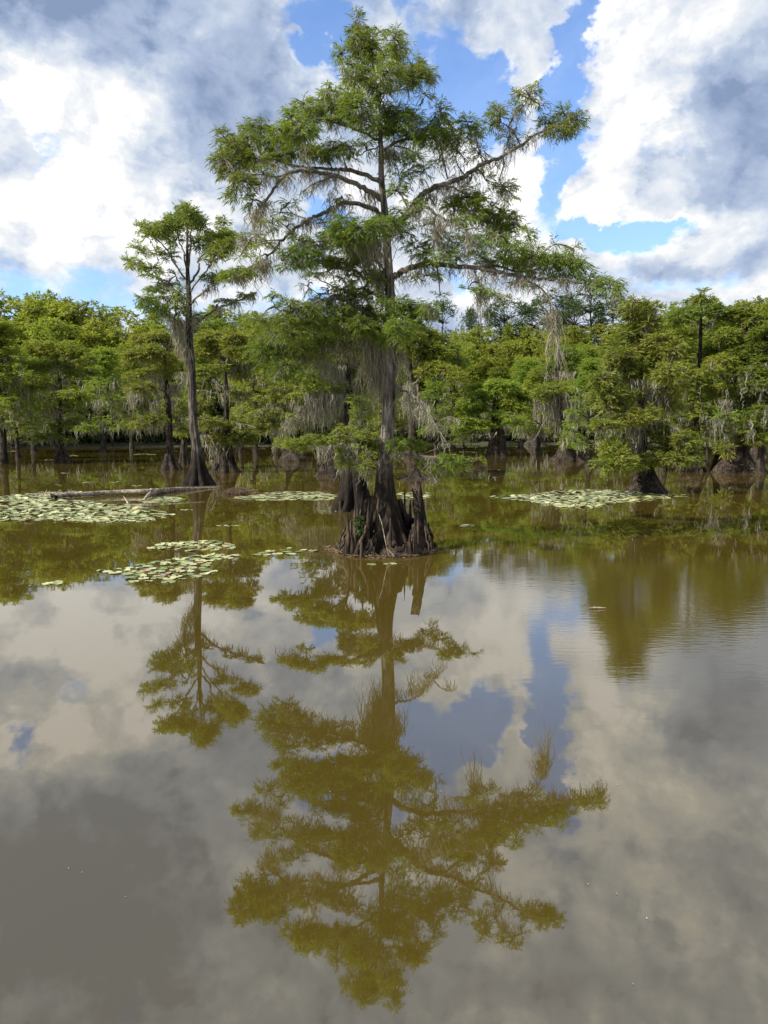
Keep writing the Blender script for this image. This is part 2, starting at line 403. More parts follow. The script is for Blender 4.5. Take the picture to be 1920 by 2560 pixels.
L['mr'] = t.limb([(1082, 471), (1123, 464), (1163, 488), (1207, 521), (1250, 548), (1275, 575)], 6, 2, 1.0, [([(1180, 500), (1160, 520), (1130, 530)], 3, 1.5, .3)])
L['mr2'] = t.limb([(972, 600), (1000, 548), (1062, 521), (1089, 535), (1123, 552), (1163, 572), (1200, 572), (1250, 590)], 9, 2, -.8,
    [([(1089, 535), (1085, 570), (1095, 625)], 4, 2, -.1), ([(1123, 552), (1105, 580), (1090, 600)], 3, 2, .2), ([(1163, 572), (1180, 600), (1210, 620)], 3, 1.5, .3)])
L['r'] = t.limb([(975, 700), (988, 687), (1021, 673), (1069, 660), (1109, 663), (1163, 666), (1207, 673), (1258, 683), (1308, 693), (1359, 697), (1409, 700), (1457, 707), (1502, 718), (1548, 728)], 16, 2.5, -.5,
    [([(1200, 668), (1244, 665), (1296, 680), (1350, 672)], 7, 3, .5), ([(1296, 693), (1349, 718), (1375, 751), (1384, 785)], 5, 2, -.1), ([(1184, 670), (1199, 714), (1215, 728)], 4, 2, -.2),
     ([(1330, 693), (1330, 660), (1325, 600)], 4, 1.5, .3), ([(1400, 700), (1425, 670), (1433, 625)], 4, 1.5, .4), ([(1230, 676), (1215, 650), (1200, 610)], 3, 1.5, .5), ([(1060, 662), (1065, 645)], 3, 2, .2)])
L['l1'] = t.limb([(970, 650), (930, 622), (880, 605), (820, 600), (760, 612), (705, 650)], 9, 2, -1.2, [([(860, 603), (850, 580), (840, 560)], 3, 1.5, -.3), ([(900, 612), (925, 590), (935, 570)], 4, 2, -.5)])
L['l2'] = t.limb([(972, 672), (950, 682), (922, 698), (882, 675), (832, 670), (780, 655), (730, 655)], 10, 2, 1.0, [([(922, 700), (908, 727), (890, 735), (865, 728)], 7, 3, -.2), ([(840, 670), (810, 680), (786, 684)], 3, 1.5, .2)])
L['l3'] = t.limb([(975, 765), (940, 735), (900, 722), (868, 725), (838, 718), (786, 690)], 9, 2, -.3, [([(838, 718), (800, 735), (770, 715)], 3, 1.5, .2)])
L['l4'] = t.limb([(976, 805), (930, 790), (890, 768), (867, 753), (841, 737), (824, 747), (760, 765), (700, 778), (680, 745)], 10, 2, -1.4, [([(800, 755), (760, 800), (720, 820)], 5, 2, -.2), ([(890, 768), (880, 800), (860, 820)], 4, 2, -.4)])
L['l5'] = t.limb([(975, 845), (930, 840), (900, 849), (853, 858), (800, 868), (752, 874), (716, 883), (670, 890)], 10, 3, .9, [([(800, 868), (780, 840), (750, 820)], 4, 2, .2), ([(752, 874), (730, 850), (710, 830)], 4, 2, -.3), ([(752, 876), (735, 900), (712, 915)], 4, 2, .1)])
L['rd'] = t.limb([(978, 800), (1000, 775), (1040, 772), (1090, 768)], 8, 2, -1.1, [([(1000, 777), (1010, 800), (1000, 822)], 4, 2, -.4)])
L['um'] = t.limb([(951, 360), (945, 350), (896, 327), (847, 309), (800, 300), (740, 305), (690, 330)], 8, 2, -1.2, [([(847, 309), (830, 270), (820, 225)], 4, 1.5, .2), ([(800, 300), (770, 275), (760, 258)], 3, 1.5, .2), ([(900, 327), (890, 290), (895, 250)], 4, 1.5, -.3)])
L['us'] = t.limb([(954, 364), (925, 376), (893, 390), (872, 372)], 4, 1.5, -.5)
L['um2'] = t.limb([(953, 380), (1000, 352), (1055, 345), (1110, 335), (1170, 318)], 8, 2, 1.1, [([(1055, 345), (1080, 300), (1100, 275)], 3, 1.5, -.2), ([(985, 365), (1020, 372), (1055, 400), (1060, 430)], 4, 1.5, -.5), ([(985, 362), (985, 320), (990, 285)], 3, 1.5, -.3)])
L['tr'] = t.limb([(946, 250), (957, 232), (1001, 224), (1038, 205), (1060, 190)], 5, 1.5, .6, [([(1001, 224), (1040, 225), (1066, 238)], 2, 1, .1)])
L['tr2'] = t.limb([(948, 270), (957, 244), (972, 200), (987, 160), (1000, 110)], 4, 1.2, -.6, [([(960, 235), (950, 215)], 2, 1, -.2)])
L['tl'] = t.limb([(938, 200), (922, 179), (890, 168), (873, 162), (844, 141)], 4, 1.2, -.5, [([(922, 180), (905, 195), (893, 205)], 2, 1, -.2)])
L['top'] = t.limb([(930, 150), (920, 120), (900, 95), (893, 42)], 4, 1, .1, [([(920, 118), (940, 88), (962, 76)], 2, 1, .1)])
L['dead'] = t.limb([(985, 965), (993, 971), (1027, 986), (1054, 1007), (1075, 1037), (1096, 1076), (1117, 1104)], 7, 2, -1.0, [([(1010, 978), (1000, 990), (985, 1003)], 2, 1.2, -.2), ([(1090, 1062), (1120, 1042), (1140, 1048)], 3, 1.5, -.2)])
L['lr'] = t.limb([(975, 1118), (985, 1124), (1010, 1134), (1046, 1138), (1079, 1143), (1120, 1140), (1160, 1150), (1195, 1150)], 7, 1.5, -1.2,
    [([(1015, 1134), (1060, 1165), (1099, 1212)], 3, 1, -.3), ([(1040, 1137), (1070, 1130), (1110, 1112)], 2, 1, .2), ([(1000, 1128), (1020, 1112), (1035, 1105)], 3, 1, .3), ([(1080, 1142), (1095, 1160), (1100, 1180)], 2, 1, .1)])
L['ll'] = t.limb([(965, 1108), (940, 1100), (905, 1100), (850, 1090), (800, 1100), (750, 1103), (700, 1108)], 6, 1.5, -.7,
    [([(930, 1100), (915, 1118), (945, 1160)], 3, 1, -.4), ([(905, 1100), (895, 1125), (882, 1145)], 3, 1, -.2), ([(940, 1100), (905, 1078), (865, 1068)], 2.5, 1, .3)])
CL = {
 'top': [(894, 50, 11, 18), (893, 82, 22, 18), (905, 100, 32, 20), (915, 130, 34, 22), (950, 80, 17, 8, .8), (932, 108, 18, 14)],
 'tl': [(856, 135, 18, 18, .8), (872, 160, 22, 12, .7), (893, 198, 34, 22), (905, 165, 20, 14, .8)],
 'tr2': [(985, 98, 20, 26, .8), (978, 140, 22, 20, .9), (972, 180, 30, 22), (950, 215, 32, 24), (1002, 120, 14, 18, .8)],
 'tr': [(1030, 165, 32, 22), (1050, 195, 32, 22), (1065, 238, 12, 10), (1015, 205, 24, 18), (1075, 185, 14, 12)],
 'um': [(760, 258, 18, 14, .8), (828, 224, 24, 16, .7), (800, 250, 30, 14, .7), (830, 272, 52, 22), (893, 262, 40, 26), (728, 295, 24, 18), (768, 290, 30, 20), (845, 300, 40, 11), (754, 320, 44, 24), (872, 235, 22, 16, .8), (700, 330, 24, 16), (910, 300, 26, 18)],
 'ul2': [(650, 318, 34, 20), (618, 325, 18, 16), (686, 352, 34, 24), (748, 372, 42, 24), (700, 390, 40, 20), (835, 372, 44, 18), (800, 385, 36, 18), (874, 365, 20, 14, .8)],
 'ul': [(560, 345, 20, 18, .9), (580, 368, 28, 22), (620, 365, 32, 24), (555, 398, 24, 20), (600, 405, 32, 20), (640, 395, 32, 18), (575, 430, 28, 16), (610, 452, 34, 16), (590, 487, 16, 20, .6), (633, 500, 20, 16, .9), (655, 430, 24, 12, .7), (580, 470, 16, 12, .5)],
 'us': [(913, 365, 12, 22, .6), (885, 395, 14, 8, .5)],
 'um2': [(965, 282, 32, 24), (1000, 290, 36, 24), (1030, 300, 24, 18), (950, 322, 32, 18), (985, 330, 34, 20), (1103, 275, 15, 22, .9), (1100, 310, 28, 18), (1080, 345, 34, 22), (1120, 348, 30, 24), (1170, 305, 26, 14, .7), (1175, 335, 28, 18), (1060, 322, 24, 16, .8), (1035, 345, 28, 18), (1058, 430, 20, 20, .45), (1020, 425, 18, 24, .35), (1040, 385, 22, 18, .5), (1195, 320, 10, 16, .6)],
 'ur': [(1240, 290, 22, 16, .8), (1225, 312, 20, 12, .8), (1250, 275, 18, 12, .8), (1270, 345, 22, 24, .4), (1320, 236, 24, 16, .8), (1300, 262, 14, 12, .7), (1345, 212, 16, 7, .6), (1287, 238, 7, 14, .6), (1345, 258, 14, 10, .6), (1365, 308, 20, 20, .9), (1410, 285, 24, 18), (1440, 300, 18, 22), (1395, 328, 30, 12), (1425, 318, 22, 16, .8), (1200, 385, 18, 18, .7), (1262, 468, 26, 16), (1270, 490, 14, 12, .8), (1213, 450, 22, 18, .45), (1150, 385, 18, 18, .4), (1095, 400, 20, 18, .35), (1150, 445, 14, 9, .6), (1320, 345, 8, 10, .4), (1130, 360, 18, 20, .5)],
 'mr': [(1165, 492, 44, 20), (1130, 515, 28, 22), (1185, 530, 30, 20), (1225, 535, 34, 20), (1262, 545, 34, 22), (1250, 580, 34, 20), (1285, 560, 20, 14), (1205, 500, 26, 14)],
 'mr2': [(970, 560, 48, 22), (990, 475, 26, 12, .8), (1170, 605, 36, 24, .5), (1125, 600, 26, 22, .45), (1215, 600, 28, 18, .8), (1060, 565, 12, 9, .8), (1010, 580, 26, 18, .8), (1155, 550, 30, 16, .8), (1270, 610, 24, 18, .8)],
 'r': [(1063, 638, 18, 12), (1320, 590, 14, 20, .9), (1335, 640, 34, 24), (1310, 655, 28, 18), (1385, 612, 12, 12, .7), (1375, 655, 34, 20), (1433, 622, 12, 13, .9), (1415, 655, 36, 20), (1445, 665, 24, 16), (1475, 692, 24, 12), (1500, 705, 22, 12), (1525, 712, 24, 14), (1545, 728, 12, 12, .9), (1270, 625, 26, 20, .9), (1250, 650, 30, 12, .6), (1200, 640, 34, 16, .5), (1140, 640, 28, 14, .5), (1065, 690, 50, 10, .4), (1168, 722, 14, 7, .8), (1235, 733, 30, 9, .7), (1205, 720, 20, 8, .8), (1100, 740, 10, 8, .7), (1350, 685, 30, 8, .7), (1300, 710, 20, 8, .5), (1408, 685, 30, 10, .8)],
 'arch': [(725, 508, 16, 10, .7), (700, 532, 24, 9, .6), (680, 558, 22, 12, .6), (640, 590, 20, 16, .8), (612, 600, 12, 18, .7), (660, 610, 22, 9, .8), (632, 678, 24, 11), (585, 685, 32, 11), (655, 640, 14, 10, .4), (855, 492, 16, 5, .6), (600, 640, 22, 10, .4), (725, 560, 10, 8, .5)],
 'l1': [(745, 600, 20, 14, .8), (860, 575, 42, 22), (830, 590, 30, 18), (788, 610, 24, 18), (728, 640, 24, 20), (770, 635, 30, 18), (880, 600, 34, 18), (900, 570, 24, 16), (942, 570, 28, 24), (920, 610, 26, 20), (845, 615, 28, 14), (820, 560, 14, 14, .6), (715, 665, 18, 7, .8)],
 'l2': [(800, 652, 44, 16), (880, 640, 36, 20), (850, 655, 36, 14), (790, 683, 30, 9, .7), (922, 678, 14, 11, .8), (760, 660, 26, 12), (930, 650, 20, 16, .7), (870, 690, 22, 10, .5)],
 'l3': [(770, 715, 12, 11, .7), (860, 728, 28, 14), (890, 738, 22, 14), (820, 735, 22, 12, .7), (905, 765, 20, 12)],
 'l4': [(690, 740, 18, 8, .8), (720, 768, 30, 16), (760, 772, 36, 16), (800, 775, 32, 16), (850, 775, 40, 18), (900, 785, 42, 18), (935, 790, 26, 18), (720, 800, 34, 16), (770, 808, 40, 18), (830, 812, 42, 18), (880, 822, 42, 18), (690, 815, 28, 18), (945, 820, 28, 28), (740, 835, 36, 18)],
 'l5': [(670, 848, 34, 18), (705, 835, 34, 18), (665, 878, 34, 16), (715, 872, 34, 16), (758, 862, 36, 16), (800, 850, 36, 14), (838, 848, 34, 12), (715, 915, 32, 15), (680, 910, 24, 13), (813, 896, 11, 7, .9), (760, 895, 26, 10, .6), (915, 845, 26, 14), (650, 900, 18, 12, .8)],
 'rd': [(1030, 768, 38, 16), (1060, 782, 32, 14), (1010, 790, 34, 20), (1000, 815, 40, 20), (1075, 765, 18, 12, .8), (1040, 805, 26, 14), (975, 845, 28, 18)],
 'll': [(895, 1105, 30, 14), (870, 1125, 24, 14), (925, 1120, 24, 14), (860, 1150, 14, 16, .7), (945, 1110, 22, 14), (715, 1103, 24, 10, .9), (740, 1108, 28, 11), (780, 1097, 28, 10), (815, 1100, 30, 10), (845, 1090, 22, 8), (865, 1068, 20, 8, .8), (910, 1087, 24, 8), (955, 1095, 24, 10), (880, 1145, 13, 15, .8), (915, 1140, 18, 11, .8), (910, 1165, 11, 11, .7), (760, 1120, 16, 6, .8), (895, 1120, 20, 8, .6)],
 'lr': [(1010, 1105, 30, 13), (1040, 1110, 24, 11), (990, 1110, 20, 11), (1133, 1148, 28, 11, .8), (1105, 1160, 22, 10, .6), (1080, 1165, 24, 9, .5), (1150, 1165, 16, 8, .6), (1190, 1149, 9, 4, .8), (1060, 1150, 22, 8, .4), (1115, 1140, 18, 6, .6)],
}
for k, add in {'um2': [(1000, 450, 22, 20, .4), (1030, 400, 20, 20, .4), (970, 400, 18, 22, .35)], 'mr2': [(1030, 510, 22, 18, .4), (1000, 530, 24, 16, .5), (1090, 600, 30, 20, .5), (1040, 620, 30, 22, .5), (1130, 640, 26, 16, .5)],
  'l1': [(905, 640, 34, 18, .8), (860, 545, 24, 14, .7)], 'l2': [(905, 680, 34, 14, .7), (860, 705, 28, 12, .6), (945, 700, 22, 16, .7)], 'l3': [(930, 735, 28, 20, .8), (850, 750, 40, 14, .8), (800, 755, 34, 12, .7)],
  'l4': [(905, 810, 34, 18, .9), (650, 800, 24, 14, .8), (955, 770, 20, 20, .8)], 'l5': [(930, 870, 22, 24, .6), (880, 872, 26, 14, .6), (790, 835, 36, 16, .9), (640, 870, 24, 14, .8), (700, 940, 24, 12, .7), (850, 880, 26, 10, .5)],
  'rd': [(1010, 840, 26, 16, .7), (1000, 760, 28, 16, .8)], 'r': [(1100, 645, 26, 14, .5), (1230, 655, 34, 14, .7), (1290, 655, 26, 16, .8)]}.items(): CL[k] = CL[k] + add
for k, cl in CL.items():
    for c in cl:
        px, py, rx, ry = c[:4]
        low = k in ('ll', 'lr')
        t.clump(px, py, rx * 1.14, ry * 1.14, (c[4] if len(c) > 4 else 1.) * (1.15 if low else .62), .45, L[k], leafL=.085 if low else .11, leafW=.013 if low else .0135, moss_p=.15 if low else .3, droop=.35 if low else .6)
for k, n in (('ul', 26), ('ul2', 10), ('arch', 26), ('ur', 30), ('mr', 8), ('mr2', 12), ('r', 46), ('l1', 10), ('l2', 12), ('l4', 10), ('l5', 14), ('lr', 5), ('ll', 5), ('dead', 10)):
    t.moss_on_limb(L[k], int(n * 1.5), .42 if k not in ('lr', 'll') else .2)
for (x, y, w, l, n, k, *ww) in [
    (1204, 728, 6, 150, 40, 'r'), (1200, 728, 22, 60, 40, 'r'), (1389, 790, 5, 155, 80, 'r'), (1382, 778, 13, 75, 110, 'r'), (1240, 735, 30, 40, 40, 'r'), (1300, 700, 50, 45, 90, 'r'), (1345, 710, 30, 40, 50, 'r'), (1130, 672, 60, 40, 70, 'r'), (1040, 680, 40, 45, 60, 'r'), (1195, 690, 40, 40, 50, 'r'),
    (640, 530, 26, 85, 110, 'ul'), (668, 500, 20, 50, 40, 'ul'), (702, 450, 30, 40, 40, 'ul'), (765, 475, 12, 30, 20, 'ul'), (930, 480, 20, 60, 50, 'ul'),
    (655, 655, 34, 62, 110, 'arch'), (612, 590, 16, 60, 60, 'arch'), (600, 690, 30, 40, 50, 'arch'), (775, 550, 26, 45, 60, 'arch'), (833, 518, 10, 50, 40, 'arch'),
    (965, 372, 32, 60, 130, 'um2'), (990, 380, 34, 50, 90, 'um2'), (1010, 375, 20, 40, 40, 'um2'),
    (1070, 485, 36, 55, 110, 'ur'), (1110, 465, 30, 40, 60, 'ur'), (1040, 515, 24, 50, 60, 'ur'), (1160, 445, 30, 35, 40, 'ur'), (1290, 372, 24, 20, 20, 'ur'),
    (1215, 530, 26, 60, 80, 'mr'), (1098, 560, 12, 95, 70, 'mr2'), (1180, 590, 26, 50, 50, 'mr2'), (1080, 545, 24, 50, 50, 'mr2'),
    (920, 590, 28, 75, 110, 'l1'), (945, 600, 24, 90, 110, 'l1'), (885, 610, 24, 50, 50, 'l1'), (960, 560, 20, 80, 70, 'l1'),
    (930, 690, 22, 55, 70, 'l2'), (955, 670, 20, 80, 80, 'l2'), (965, 700, 20, 90, 90, 'l2'), (928, 905, 22, 130, 90, 'l5'), (945, 930, 14, 120, 80, 'l5'), (1000, 880, 16, 90, 60, 'l5'),
    (935, 845, 22, 150, 170, 'l5'), (952, 840, 16, 190, 160, 'l5'), (985, 860, 12, 120, 90, 'l5'), (905, 850, 16, 75, 70, 'l5'), (865, 858, 30, 70, 90, 'l5'), (820, 865, 28, 60, 70, 'l5'), (960, 860, 24, 90, 120, 'l5'), (760, 880, 30, 45, 50, 'l5'),
    (970, 830, 26, 70, 80, 'rd'), (1030, 815, 26, 30, 30, 'rd'),
    (1030, 992, 18, 80, 40, 'dead'), (1062, 1015, 16, 75, 44, 'dead'), (1085, 1060, 14, 40, 40, 'dead'),
    (1082, 1140, 12, 45, 40, 'lr'), (1085, 1195, 12, 25, 24, 'lr'), (1130, 1155, 18, 25, 20, 'lr'), (980, 1130, 22, 40, 40, 'lr'),
    (905, 1125, 24, 50, 60, 'll'), (880, 1110, 24, 55, 60, 'll'), (725, 1115, 20, 35, 30, 'll'), (780, 1112, 16, 26, 24, 'll')]:
    t.moss_at(x, y, w, l, n, .013, L[k])
# --- hollow fluted root wall round the trunk foot, and the knees that stand on it
def root_wall():
    mb = MB(); n = 220; th = np.linspace(0, 2 * np.pi, n, endpoint=False); dg = np.degrees(th)
    key = [(0, 1.25), (8, 1.05), (18, .5), (40, .5), (55, .95), (62, .5), (90, .45), (130, .6), (150, .8), (163, .72), (172, .98), (180, .74), (188, .95), (197, .7), (206, .84), (216, .55), (226, .62), (238, .30), (252, .22), (275, .14), (300, .17), (318, .28), (334, .5), (342, .55), (352, .95), (360, 1.25)]
    H = np.interp(dg, [k[0] for k in key], [k[1] for k in key])
    H = H * (1 + .10 * np.sin(th * 37) + .08 * np.sin(th * 61 + 1)) + .03 * rng.random(n)
    slope = np.interp(dg, [0, 60, 120, 180, 240, 300, 360], [.16, .3, .4, .44, .42, .3, .16])
    fl = .085 * (np.abs(np.sin(th * 13 + .6 * np.sin(th * 3))) ** .6 - .6) + .05 * np.sin(th * 5 + 1) + .03 * (np.abs(np.sin(th * 29)) - .6)
    Rb = .86 * np.interp(dg, [0, 90, 180, 270, 360], [1.0, .95, .98, 1.0, 1.0]); c = np.array([.02, 0., 0.])
    rows = []
    ts = np.concatenate([np.linspace(-.25, 1, 12), np.linspace(1, .05, 6)])
    for j, tt in enumerate(ts):
        z = tt * np.maximum(H, .12) if tt > 0 else np.full(n, tt)
        r = Rb + fl * (1 - .3 * max(tt, 0)) + .16 * np.exp(-np.maximum(z, 0) / .12) - slope * np.maximum(z, 0) ** .85 + .015 * np.sin(z * 23 + th * 9)
        if j >= 12: r = r - .13
        rows.append(np.stack([r * np.cos(th), r * np.sin(th), z], 1) + c)
    V = np.concatenate(rows); i0 = np.arange(len(ts) - 1)[:, None] * n; k = np.arange(n)[None]; k2 = (k + 1) % n
    mb.add(V, np.stack([i0 + k, i0 + k2, i0 + n + k2, i0 + n + k], -1).reshape(-1, 4))
    return mb.build('root_wall', M['bark_dark'], t.root)
root_wall()
def knee(parent, x, y, h, r, lean=(0, 0), z0=-.1, mat='bark_dark', sides=18, blunt=.35):
    mb = MB(); tt = np.linspace(0, 1, 11)
    P = np.stack([x + lean[0] * tt ** 1.5, y + lean[1] * tt ** 1.5, z0 + (h - z0) * tt], 1)
    rr = r * (blunt + (1 - blunt) * (1 - tt) ** 1.5); rr[-2] *= .75; rr[-1] = .004
    ph = rng.random() * 6
    tube(mb, P, rr, sides, lambda i, th: 1 + .2 * (np.abs(np.sin(th * 3.5 + ph)) - .6) + .1 * np.sin(th * 8 + i * .6 + ph))
    return mb.build('knee', M[mat], parent)
def kn(px, ytop, D, r, lean=(0, 0), blunt=.35):
    p = at(px, ytop, D); knee(t.root, p[0] - t.o[0], p[1] - t.o[1], p[2], r, lean, blunt=blunt)
for a in [(902, 1229, 14.2, .05, (.03, 0)), (925, 1231, 14.3, .06, (.05, 0)), (894, 1257, 14.15, .055), (887, 1262, 14.0, .05), (917, 1253, 14.1, .06, (.04, 0)), (872, 1277, 14.0, .06, (-.03, 0)), (884, 1275, 14.2, .05),
          (866, 1327, 13.95, .09, (.05, 0)), (880, 1340, 13.8, .06), (877, 1300, 14.1, .07), (950, 1286, 13.95, .045), (976, 1294, 13.9, .05), (1037, 1291, 13.9, .04), (1046, 1272, 14.05, .05), (1053, 1202, 14.6, .17, (-.04, 0), .1), (1012, 1216, 15.3, .09, (0, 0), .1), (1000, 1255, 15.2, .08, (0, 0), .2), (1026, 1248, 15.2, .06), (893, 1361, 13.75, .05), (904, 1350, 13.7, .05), (1040, 1320, 13.85, .05), (1025, 1330, 13.8, .05), (1078, 1355, 14.4, .07), (940, 1240, 14.2, .07, (.05, 0))]:
    kn(*a)
for i in range(20):
    an = R(rng.uniform(165, 262) if i < 14 else rng.uniform(300, 372)); h = rng.uniform(.25, .85) * (1 if i < 14 else .9); r1 = .92 + .09 * rng.random(); sl = .42 if i < 14 else .2
    zz = np.linspace(h, -.05, 7); rr = r1 - sl * np.maximum(zz, 0) ** .85 + .02 * rng.normal(size=7); aa = an + np.cumsum(rng.normal(size=7) * .03)
    mb = MB(); tube(mb, spline(np.stack([rr * np.cos(aa) + .02, rr * np.sin(aa), zz], 1), 3), np.interp(np.linspace(0, 1, 19), [0, .15, .8, 1], [.006, .022, .034, .05]) * rng.uniform(.6, 1.2), 7, lambda i, th: 1 + .15 * np.sin(i * 1.3) + .1 * np.sin(th * 3))
    mb.build('root', M['root'], t.root)
t.finish()
# pale dead stick against the root wall
def stick(name, pts, w0, w1, D0, D1, mat='twig', parent=None, sides=6, org=None):
    n = len(pts)
    P = spline([at(p[0], p[1], D0 + (D1 - D0) * i / (n - 1)) for i, p in enumerate(pts)], 4)
    mb = MB(); tube(mb, P, np.linspace(w0, w1, len(P)) * .5 * pxs(1300, D0), sides)
    return mb, P
# -- ivy on the left wall
mb = MB(); c = at(898, 1312, 13.7)
spray(mb, c, (.12, .09, .24), 70, 6, .035, .028, .5)
o = mb.build('ivy', M['leaf_ivy'], None, False, c); o.location = c
tag(o, 'small dark green ivy clump growing on the left root wall of the tallest cypress', 'plant')
# -- litter collar of roots and twigs at the waterline
mb = MB()
for i in range(420):
    a = rng.uniform(math.pi * .98, math.pi * 2.02); r = rng.uniform(.88, 1.08)
    if a < math.pi * 1.5: r += .12 * rng.random()
    p = np.array([r * math.cos(a), r * math.sin(a), rng.uniform(-.02, .05)])
    d = norm(np.array([-math.sin(a) + rng.normal() * .7, math.cos(a) + rng.normal() * .7, rng.normal() * .18])); ln = rng.uniform(.06, .22)
    tube(mb, np.stack([p - d * ln * .5, p + rng.normal(size=3) * .01, p + d * ln * .5]), [.006, .009, .004], 4)
o = mb.build('root_litter', M['litter']); o.location = t.o; tag(o, 'collar of fine brown roots and twigs floating round the root base of the tallest cypress', 'debris'); o['kind'] = 'stuff'
mb, P = stick('x', [(947, 1285), (955, 1310), (962, 1345), (968, 1375), (972, 1388)], 3, 2, 13.75, 13.6)
m2, _ = stick('x', [(968, 1372), (980, 1384), (986, 1392)], 2.2, 1.5, 13.62, 13.5); mb.V += m2.V; mb.Q += [q + mb.n for q in m2.Q]
o = mb.build('dead_stick', M['wood_log'], None, True, P[-1]); o.location = P[-1]; tag(o, 'pale bent dead stick leaning on the front of the dark root base', 'stick')

# ================================================================== left tall tree
a = Tree('cypress_tree', 'tall slender cypress with an open fan crown and flared grey foot beside the floating log', (497, 1212), 'leaf_main',
         [(497, 1225, 66), (497, 1210, 58), (496, 1185, 40), (494, 1150, 28), (490, 1110, 22), (483, 1060, 21), (481, 1000, 21), (479, 932, 21), (474, 870, 20), (472, 800, 16), (472, 740, 13), (470, 705, 11), (468, 643, 7), (468, 572, 5), (462, 525, 2)])
a.build_trunk(flare=.4, lobes=8, amp=.18, sides=40, toph=.9)
A = {}
A['r1'] = a.limb([(474, 765), (480, 756), (515, 725), (562, 700), (600, 688)], 6, 2, -1.5, [([(515, 725), (530, 705), (540, 694)], 3, 1.5, .5)])
A['r2'] = a.limb([(476, 830), (484, 818), (525, 783), (566, 762), (607, 746), (632, 733)], 7, 2, 1.2, [([(540, 775), (545, 760), (560, 750)], 3, 1.5, .5)])
A['u1'] = a.limb([(472, 712), (495, 678), (499, 648), (534, 615), (546, 592), (562, 558)], 6, 1.5, 1.5, [([(499, 648), (520, 640), (548, 632)], 3, 1.2, -.5)])
A['u2'] = a.limb([(474, 730), (480, 721), (505, 690), (531, 656), (560, 625), (575, 600)], 5, 1.5, -1.8, [([(520, 670), (535, 640)], 3, 1.2, -.5)])
A['l1'] = a.limb([(470, 705), (464, 695), (443, 670), (415, 623), (382, 586), (355, 566)], 6, 1.5, -1.2, [([(415, 623), (400, 628), (348, 622)], 3, 1.2, .5), ([(430, 650), (425, 610), (415, 570)], 3, 1.2, -.5)])
A['l2'] = a.limb([(471, 755), (431, 721), (396, 697), (361, 674), (320, 648)], 6, 1.5, 1.2, [([(396, 697), (385, 680), (375, 668)], 3, 1.2, .5), ([(420, 715), (400, 712), (380, 720)], 3, 1.2, -.5)])
A['l3'] = a.limb([(472, 790), (452, 755), (430, 740), (395, 742), (355, 745)], 5, 1.5, -1.5, [([(430, 742), (415, 760), (395, 768)], 3, 1.2, -.3)])
A['c1'] = a.limb([(469, 690), (462, 640), (448, 600), (442, 560), (440, 530)], 5, 1.5, 1.0, [([(462, 640), (480, 615), (495, 605)], 3, 1.2, .5)])
A['c2'] = a.limb([(470, 680), (476, 620), (478, 570), (490, 545), (505, 555)], 5, 1.5, -.8)
A['s'] = a.limb([(468, 900), (448, 860), (437, 815), (439, 760), (430, 730)], 9, 3, -.8, [([(439, 800), (420, 790), (405, 780)], 3, 1.5, -.4), ([(472, 800), (490, 790), (500, 786)], 3, 1.5, .4)])
AC = {'c1': [(445, 545, 20, 18), (432, 560, 18, 14), (440, 600, 16, 12, .8), (495, 606, 18, 13), (460, 575, 12, 12, .5), (420, 590, 16, 10, .7)],
 'c2': [(470, 535, 24, 16), (485, 550, 22, 16), (462, 525, 14, 10), (505, 562, 12, 11, .8), (500, 575, 9, 8, .7)],
 'l1': [(358, 568, 14, 9), (378, 572, 18, 11), (412, 565, 22, 13), (400, 580, 18, 10), (348, 618, 13, 9), (392, 630, 15, 8), (425, 640, 18, 14, .5), (368, 592, 12, 7, .6), (355, 632, 12, 6, .7)],
 'l2': [(325, 652, 13, 9), (342, 660, 14, 9), (380, 670, 17, 10), (370, 688, 13, 5, .7), (393, 722, 26, 8), (418, 708, 22, 8), (440, 690, 14, 10, .5), (400, 690, 14, 7, .5)],
 'l3': [(360, 748, 14, 9), (372, 760, 20, 12), (400, 768, 18, 9), (390, 745, 14, 7, .8), (450, 728, 12, 9), (445, 752, 12, 9, .6)],
 'u1': [(545, 590, 26, 15), (565, 598, 22, 18), (559, 556, 15, 8), (548, 634, 15, 10), (530, 610, 16, 14, .8), (575, 580, 14, 9, .8)],
 'u2': [(560, 618, 20, 14), (535, 640, 14, 10, .8), (580, 610, 14, 12, .8), (520, 600, 14, 14, .6), (510, 650, 10, 8, .4)],
 'r1': [(523, 695, 20, 7), (545, 690, 16, 7), (580, 685, 24, 9), (605, 682, 18, 9), (560, 700, 14, 6, .7)],
 'r2': [(560, 750, 20, 5), (612, 738, 18, 6), (590, 752, 12, 4, .6), (540, 768, 12, 5, .5), (630, 735, 8, 4)],
 's': [(494, 788, 14, 7, .7), (452, 775, 16, 12, .6), (425, 778, 14, 10, .6), (405, 785, 12, 7, .6)]}
for k, cl in AC.items():
    for c in cl: a.clump(c[0], c[1], c[2] * 1.18, c[3] * 1.2, (c[4] if len(c) > 4 else 1.) * .95, .6, A[k], leafL=.18, leafW=.030, moss_p=.12, droop=.3)
for k, n in (('r1', 14), ('r2', 16), ('l2', 4), ('l3', 10), ('s', 10)): a.moss_on_limb(A[k], n, .7, .014, 9)
for (x, y, w, l, n, k) in [(400, 775, 10, 50, 30, 'l3'), (420, 780, 14, 45, 40, 's'), (440, 800, 24, 70, 140, 's'), (450, 840, 26, 60, 120, 's'), (455, 800, 24, 60, 90, 's'), (462, 860, 18, 70, 80, 's'), (550, 770, 16, 30, 30, 'r2'), (455, 930, 22, 50, 60, 's'), (485, 800, 14, 40, 40, 's')]:
    a.moss_at(x, y, w * .9, l, int(n * .6), .012, A[k])
a.finish()

